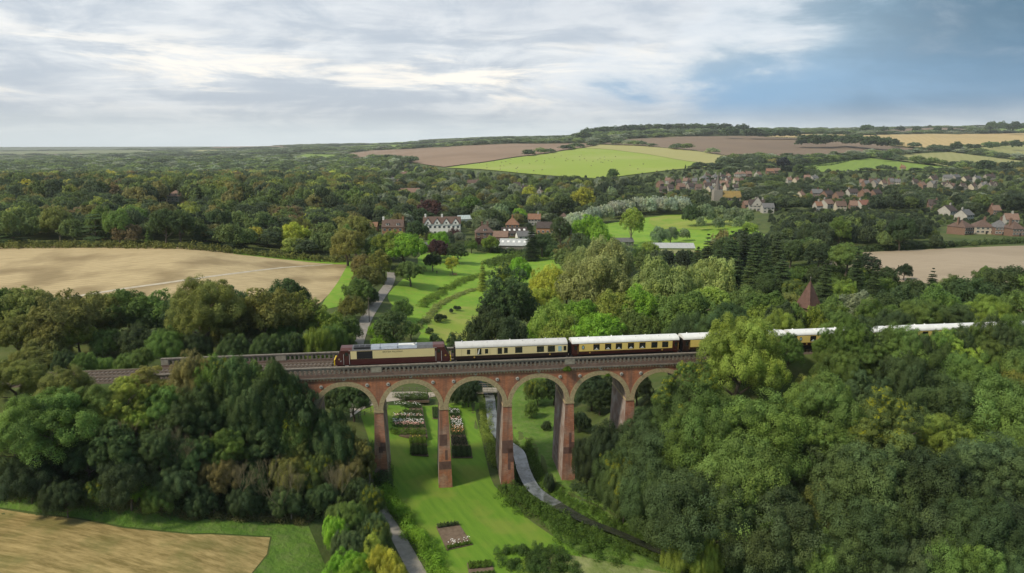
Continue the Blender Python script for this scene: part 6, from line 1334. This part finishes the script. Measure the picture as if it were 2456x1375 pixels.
# ---------------------------------------------------------------- woods filled in
def in_field(x, y, pad=0):
    for bb, poly in FB:
        if bb[0] - pad <= x <= bb[1] + pad and bb[2] - pad <= y <= bb[3] + pad:
            if inside((x, y), poly): return True
    return False
FB = [((min(p[0] for p in q), max(p[0] for p in q), min(p[1] for p in q), max(p[1] for p in q)), q) for q in FIELDS]
SKX, SKY = [0, 400, 600, 700, 800, 930, 1065, 1150, 1300, 1480, 1600, 1720, 1780, 1900, 2000, 2100, 2270, 2456], [392, 398, 398, 388, 383, 388, 405, 412, 424, 424, 410, 400, 386, 400, 408, 410, 418, 412]
SK2X, SK2Y = [1340, 1360, 1500, 1660, 1700, 1840, 1900, 2200, 2260, 2456, 2600], [430, 535, 535, 505, 548, 560, 512, 512, 575, 585, 585]
def fill_woods():
    R_ = random.Random(5); man = [(t['x'], t['y'], t['w'] / 2) for t in TREES]
    Y = 262.0
    while Y < 6200:
        st = max(9.5, Y * .0175) if Y < 2400 else Y * .02; u = -.92
        while u < .92:
            x = u * Y + R_.uniform(-.4, .4) * st; y = Y + R_.uniform(-.45, .45) * st; u += st / Y
            px, py = proj(x, y, tz1(x, y))
            if px < -120 or px > 2580: continue
            if in_field(x, y): continue
            # open grass and scrub on the right bank and around the lane
            dens = 1.0
            if 1830 < px < 2250 and 625 < py < 720: dens = .25
            if y < 300 and 860 < px < 1900: continue
            if y > 2400:
                # far country: hedges and woods only
                w = math.sin(x * .0021 + 1.3) * math.sin(y * .0034 + x * .0007) + .35 * math.sin(x * .009) 
                dens = .9 if w > .05 else .12
                if 1380 < px < 1900 and y < 3300: dens = 1
            if R_.random() > dens: continue
            if y < 700:
                bad = False
                for a, b, w in man:
                    if abs(a - x) < w + 3 and abs(b - y) < w + 3 and (a - x) ** 2 + (b - y) ** 2 < (w * .8 + 3) ** 2: bad = True; break
                if bad: continue
            bad = False
            cap = 99
            for a, b, hw, fr, hz_ in CLEAR:
                if b - 130 < y < b + 7 and abs(x - a * y / b) < hw + st * .22:
                    if y > b - fr: bad = True; break
                    cap = min(cap, 1.2 + hz_ + (b - y) * (CAMH - hz_) / b - tz1(x, y))
            if not bad and cap < 50 and y > 560 and px > 1180 and R_.random() < .22: cap += 4
            if y < 1080 or (780 < px < 1320 and y < 1500): cap = min(cap, CAMH + ray(px, float(np.interp(px, SKX, SKY)) + R_.uniform(-4, 9))[1] * y - tz1(x, y))
            if y < 540 and px > 1340: cap = min(cap, CAMH + ray(px, float(np.interp(px, SK2X, SK2Y)) + R_.uniform(-3, 8))[1] * y - tz1(x, y))
            if y > 420 and px > 1840: cap = max(cap, 4.5)
            if bad or cap < 2.5: continue
            # height by place
            h = R_.uniform(9, 17)
            if px < 900 and 480 < y < 900: h = R_.uniform(14, 23)
            if px < 900 and y < 480: h = R_.uniform(8, 16)
            if 1000 < px < 1420 and 395 < y < 560: h = R_.uniform(7, 12)
            if px > 1500 and 560 < y < 1150: h = R_.uniform(6, 13)
            if px > 1800 and y < 560: h = R_.uniform(9, 17)
            if y > 1150: h = R_.uniform(10, 17)
            if y > 2400: h = R_.uniform(9, 16)
            if 1380 < px < 1900 and 2350 < y < 3300: h = R_.uniform(16, 24)
            if 1530 < px < 2456 and 560 < y < 1150: h *= .8
            h = min(h, cap)
            w = max(st * 1.12 if cap > 20 else 3, h * .8) * R_.uniform(.85, 1.25)
            kind = R_.choice(['round', 'round', 'round', 'tall', 'loose', 'willow', 'spread'] if y < 700 else ['round', 'round', 'tall', 'willow'])
            if y < 700 and R_.random() < .05 and px < 900: kind = 'cedar'
            if R_.random() < .04: kind = 'conifer'; w = h * .45
            q = R_.random()
            if px < 900: tint = 'D' if q < .34 else 'M' if q < .64 else 'O' if q < .80 else 'L' if q < .88 else 'K' if q < .95 else 'R' if q < .98 else 'Y'
            elif px < 1500: tint = 'D' if q < .38 else 'M' if q < .62 else 'G' if q < .78 else 'O' if q < .86 else 'K' if q < .95 else 'L'
            else: tint = 'D' if q < .50 else 'K' if q < .72 else 'M' if q < .88 else 'G' if q < .95 else 'O'
            if px > 1800 and y < 560: tint = R_.choice('DDKKKM')
            if kind in ('conifer', 'cedar'): tint = R_.choice('DDKM')
            if y > 1300: tint = R_.choice('DDDMMG')
            TREES.append(dict(x=x, y=y, z=tz1(x, y), h=h, w=w, kind=kind, tint=tint, man=False))
        Y += st * .92
fill_woods()
COLOR_W = dict(D='dark green', M='mid green', O='olive green', B='bright green', Y='yellow green', G='grey green', P='purple leaved', S='silvery grey', W='pale willow green', T='dark green yellow tipped', K='very dark green', R='brownish green', N='blackish blue green', L='light green')
KIND_W = dict(round='round crowned', tall='tall', spread='broad spreading', willow='billowing', column='columnar', bush='low bushy', loose='loose crowned', conifer='pointed', cedar='layered')
LM = [(600,660,'the pale stubble field'),(160,712,'the two walkers'),(830,690,'the narrow field margin'),(812,840,'the nose of the locomotive'),(950,840,'the locomotive'),(1230,835,'the pale cream coach'),(1500,825,'the reddish brown coach'),
 (1660,820,'the gap after the second coach'),(1915,800,'the dark coach right of the tall tree'),(2200,790,'the white roofs in the treetops'),(2450,770,'the last white coach roof'),(915,1050,'the leftmost tall pier'),(1065,1080,'the pier by the flower beds'),(1215,1060,'the pier in the lawn by the river'),(1350,1040,'the pier right of the river'),(1490,960,'the pier in the dark wood'),
 (975,1010,'the flower beds'),(1090,1300,'the bare soil bed'),(960,1290,'the lower footpath'),(1400,1246,'the bend of the river'),(1640,1345,'the lower river'),(930,690,'the lane'),(870,790,'the lane near the locomotive'),(300,1290,'the near stubble field'),(700,1290,'the near field corner'),
 (400,870,'the empty track'),(1060,545,'the white gabled house'),(942,550,'the long brick house'),(1162,555,'the dark brick house'),(1240,590,'the grey corrugated barn'),(1228,545,'the pyramid roofed house'),(1340,530,'the large brown barn'),(1612,590,'the pale long shed'),(1112,520,'the greenhouse'),
 (415,470,'the villa'),(1740,450,'the church spire'),(1938,700,'the pointed tiled roof'),(2250,640,'the pink stubble field'),(1680,550,'the yellowish meadow'),(1090,655,'the bench'),(1500,500,'the silver tree row'),(1300,400,'the hay bale field'),(1640,400,'the right part of the hay field'),(2060,400,'the small green hill field'),
 (2350,330,'the golden field'),(1700,350,'the large brown field'),(1080,370,'the left brown field'),(740,380,'the far green field'),(250,535,'the small lawn in the left wood'),(2060,480,'the dark roofed terraces'),(2280,440,'the houses with white gables'),(2400,570,'the brown roofed houses'),(1730,425,'the white windowed hillside houses'),(1230,700,'the dark birch clump'),
 (1440,640,'the billowing willows'),(1780,850,'the tall tree over the train'),(1800,1100,'the big rounded trees'),(2150,1100,'the right hand wood'),(2400,1280,'the lower right corner'),(2400,950,'the right edge wood'),(100,1050,'the big dark tree at left'),(450,1080,'the bare twiggy stems'),(490,740,'the great chestnut'),(100,800,'the left edge wood'),(40,480,'the left edge trees'),(650,500,'the middle of the left wood'),(1880,385,'the dark round tree on the ridge'),(2440,460,'the right edge village'),(120,360,'the left skyline'),(500,355,'the far left hill'),(1000,340,'the far green strips'),(1180,335,'the centre skyline'),(1650,310,'the long skyline wood'),(2000,312,'the right skyline'),(2300,305,'the far right skyline')]
def where(px, py):
    d, n, dx, dy = min((math.hypot(px - a, (py - b) * 1.4), nm, px - a, py - b) for a, b, nm in LM)
    far = '' if d < 70 else 'well '
    if abs(dx) > abs(dy) * 1.5: s = far + ('right of ' if dx > 0 else 'left of ')
    elif abs(dy) > abs(dx) * 1.5: s = far + ('below ' if dy > 0 else 'above ')
    else: s = far + ('below ' if dy > 0 else 'above ') + 'and ' + ('right of ' if dx > 0 else 'left of ')
    return s + n
TIPMESH = {}
def tree_object(t, i, lod, label, group):
    kind = t['kind']; var = i % (4 if lod == 0 else 3); cm, tm = proto(kind, lod, var); A = ASP[kind] * 2; rr = random.Random(i)
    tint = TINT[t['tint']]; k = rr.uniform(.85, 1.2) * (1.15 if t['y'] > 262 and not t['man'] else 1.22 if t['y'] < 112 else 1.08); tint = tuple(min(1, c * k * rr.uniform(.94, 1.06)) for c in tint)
    nm, cat = dict(conifer=('conifer_tree', 'conifer'), cedar=('cedar_tree', 'cedar'), willow=('willow_tree', 'willow') if t['tint'] in 'WSGY' else ('broadleaf_tree', 'tree'), bush=('leafy_bush', 'bush')).get(kind, ('broadleaf_tree', 'tree'))
    S = (t['w'] / 2 * rr.uniform(.95, 1.05), t['w'] / 2 * rr.uniform(.95, 1.05), t['h'] / A)
    if t['tint'] == 'T' :
        if cm.name not in TIPMESH:
            c2 = cm.copy(); c2.materials.clear(); c2.materials.append(mLeafTip); TIPMESH[cm.name] = c2
        cm = TIPMESH[cm.name]
    r = empty(nm, (t['x'], t['y'], t['z'] - .1), rr.uniform(0, 6.28)); r.scale = S
    tag(r, label, cat, group)
    c = D.objects.new('crown', cm); COL.objects.link(c); c.parent = r; c.color = (*tint, 1)
    if lod < 2:
        q = D.objects.new('trunk', tm); COL.objects.link(q); q.parent = r
    return r
def place_trees():
    for t in TREES:
        t['size'] = max(t['w'], t['h']) / math.hypot(t['x'], t['y'])
        t['px'], t['py'] = proj(t['x'], t['y'], t['z'] + t['h'] * .6)
    vis = [t for t in TREES]
    groups = {}
    for t in vis:
        g = {'conifer': 'conifer', 'cedar': 'conifer', 'willow': 'willow' if t['tint'] in 'WSGY' else 'tree', 'bush': 'bush'}.get(t['kind'], 'tree'); groups.setdefault(g, []).append(t)
    ind, rest = [], []
    for g, l in groups.items():
        l.sort(key=lambda t: -t['size'] - (1 if t['man'] else 0)); ind += [(g, t) for t in l[:(290 if g == 'tree' else 120)]]; rest += l[(290 if g == 'tree' else 120):]
    lab = {}
    for g, t in ind:
        noun = {'conifer': 'conifer', 'willow': 'willow', 'bush': 'bush', 'tree': 'tree'}[g]
        kw = KIND_W[t['kind']]; kw = '' if g == 'bush' else kw + ' '
        L_ = f"{COLOR_W[t['tint']]} {kw}{noun} {where(t['px'], t['py'])}"; lab.setdefault(L_, []).append(t)
    ords = ['leftmost', 'second from left', 'third from left', 'fourth from left', 'fifth from left', 'sixth from left', 'seventh from left', 'eighth from left']
    for L_, l in lab.items():
        l.sort(key=lambda t: t['px'])
        for i, t in enumerate(l):
            t['label'] = L_ if len(l) == 1 else (L_ + (', the left one' if i == 0 else ', the right one') if len(l) == 2 else L_ + (', rightmost' if i == len(l) - 1 else ', ' + ords[min(i, 7)]))
            t['label'] = t['label'].replace(', the left one', ', left one').replace(', the right one', ', right one')
            if len(t['label'].split()) > 16: t['label'] = t['label'].replace('well ', '').replace('round crowned ', 'round ').replace('loose crowned ', 'loose ')
            while len(t['label'].split()) > 16 and ' the ' in t['label']: t['label'] = t['label'].replace(' the ', ' ', 1)
    GR = {'tree': 'broadleaf trees of the valley woods', 'conifer': 'conifers among the woods', 'willow': 'willows and billowing trees', 'bush': 'bushes and undergrowth'}
    for i, (g, t) in enumerate(ind):
        d = math.hypot(t['x'], t['y']); lod = 0 if d < 175 else 1 if d < 420 else 2
        if d > 1000: lod = 3
        tree_object(t, i, lod, t['label'], GR[g])
    # everything further off is one woodland
    def stuff(name, l, label):
        me = D.meshes.new(name); n = len(l); me.vertices.add(n)
        rr = np.random.default_rng(3); co = np.array([(t['x'], t['y'], t['z'] - .2) for t in l], np.float32); me.vertices.foreach_set('co', co.ravel())
        kinds = ['round', 'tall', 'willow', 'spread', 'loose', 'conifer', 'cedar', 'bush']; protos = []
        for k in kinds[:6]:
            for lod in (2, 3): protos.append((k, lod))
        coll = D.collections.new('distant_crowns'); index = {}
        for q, (k, lod) in enumerate(protos):
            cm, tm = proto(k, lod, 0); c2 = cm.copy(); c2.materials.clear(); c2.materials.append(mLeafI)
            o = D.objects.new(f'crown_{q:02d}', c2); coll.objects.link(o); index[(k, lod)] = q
        idx = []; scl = []; rot = []; col = []
        for i, t in enumerate(l):
            k = t['kind'] if t['kind'] in kinds[:6] else 'round'; d = math.hypot(t['x'], t['y']); lod = 2 if d < 950 else 3
            idx.append(index[(k, lod)]); A = ASP[k] * 2; scl.append((t['w'] / 2, t['w'] / 2, t['h'] / A)); rot.append((0, 0, rr.uniform(0, 6.28)))
            kk = rr.uniform(.85, 1.25) * (1.15 + .3 * min(1, max(0, (t['y'] - 600) / 900))); c = TINT[t['tint']]; col.append((c[0] * kk * 1.04, c[1] * kk * .93, c[2] * kk * 1.22))  # bluer tint, brighter with distance: haze put into the leaf colour
        a = me.attributes.new('pick', 'INT', 'POINT'); a.data.foreach_set('value', np.array(idx, np.int32))
        for nm, arr in (('scl', scl), ('rot', rot), ('tint', col)):
            a = me.attributes.new(nm, 'FLOAT_VECTOR', 'POINT'); a.data.foreach_set('vector', np.array(arr, np.float32).ravel())
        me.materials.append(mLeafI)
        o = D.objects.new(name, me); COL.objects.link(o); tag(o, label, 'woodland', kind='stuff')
        ng = D.node_groups.new('scatter', 'GeometryNodeTree'); ng.interface.new_socket('Geometry', in_out='INPUT', socket_type='NodeSocketGeometry'); ng.interface.new_socket('Geometry', in_out='OUTPUT', socket_type='NodeSocketGeometry')
        N = ng.nodes.new; L = ng.links.new; gi = N('NodeGroupInput'); go = N('NodeGroupOutput'); ip = N('GeometryNodeInstanceOnPoints'); ci = N('GeometryNodeCollectionInfo')
        ci.inputs['Collection'].default_value = coll; ci.inputs['Separate Children'].default_value = True; ci.inputs['Reset Children'].default_value = True
        def na(nm, ty):
            x = N('GeometryNodeInputNamedAttribute'); x.data_type = ty; x.inputs['Name'].default_value = nm; return x.outputs['Attribute']
        L(gi.outputs[0], ip.inputs['Points']); L(ci.outputs[0], ip.inputs['Instance']); ip.inputs['Pick Instance'].default_value = True
        L(na('pick', 'INT'), ip.inputs['Instance Index']); L(na('scl', 'FLOAT_VECTOR'), ip.inputs['Scale'])
        e2r = N('FunctionNodeEulerToRotation'); L(na('rot', 'FLOAT_VECTOR'), e2r.inputs[0]); L(e2r.outputs[0], ip.inputs['Rotation'])
        L(ip.outputs[0], go.inputs[0]); md = o.modifiers.new('scatter', 'NODES'); md.node_group = ng
    stuff('distant_woodland', rest, 'continuous dark green woodland and hedgerow trees filling the far valley and hills')
    print('trees', len(TREES), 'individual', len(ind), 'rest', len(rest))
place_trees()
def haze():
    b = MB(); b.box(-9000, 9000, -300, 9900, -400, 420); m = D.materials.new('haze_air'); m.use_nodes = True; nt = m.node_tree; nt.nodes.clear()
    out = nt.nodes.new('ShaderNodeOutputMaterial'); v = nt.nodes.new('ShaderNodeVolumePrincipled'); v.inputs['Color'].default_value = (.93, .965, 1, 1); v.inputs['Density'].default_value = .00007; v.inputs['Anisotropy'].default_value = .2
    nt.links.new(v.outputs[0], out.inputs['Volume']); o = b.build('haze', m); o['kind'] = 'stuff'; o['label'] = 'thin pale blue haze filling the air over the far valley and hills'
haze()
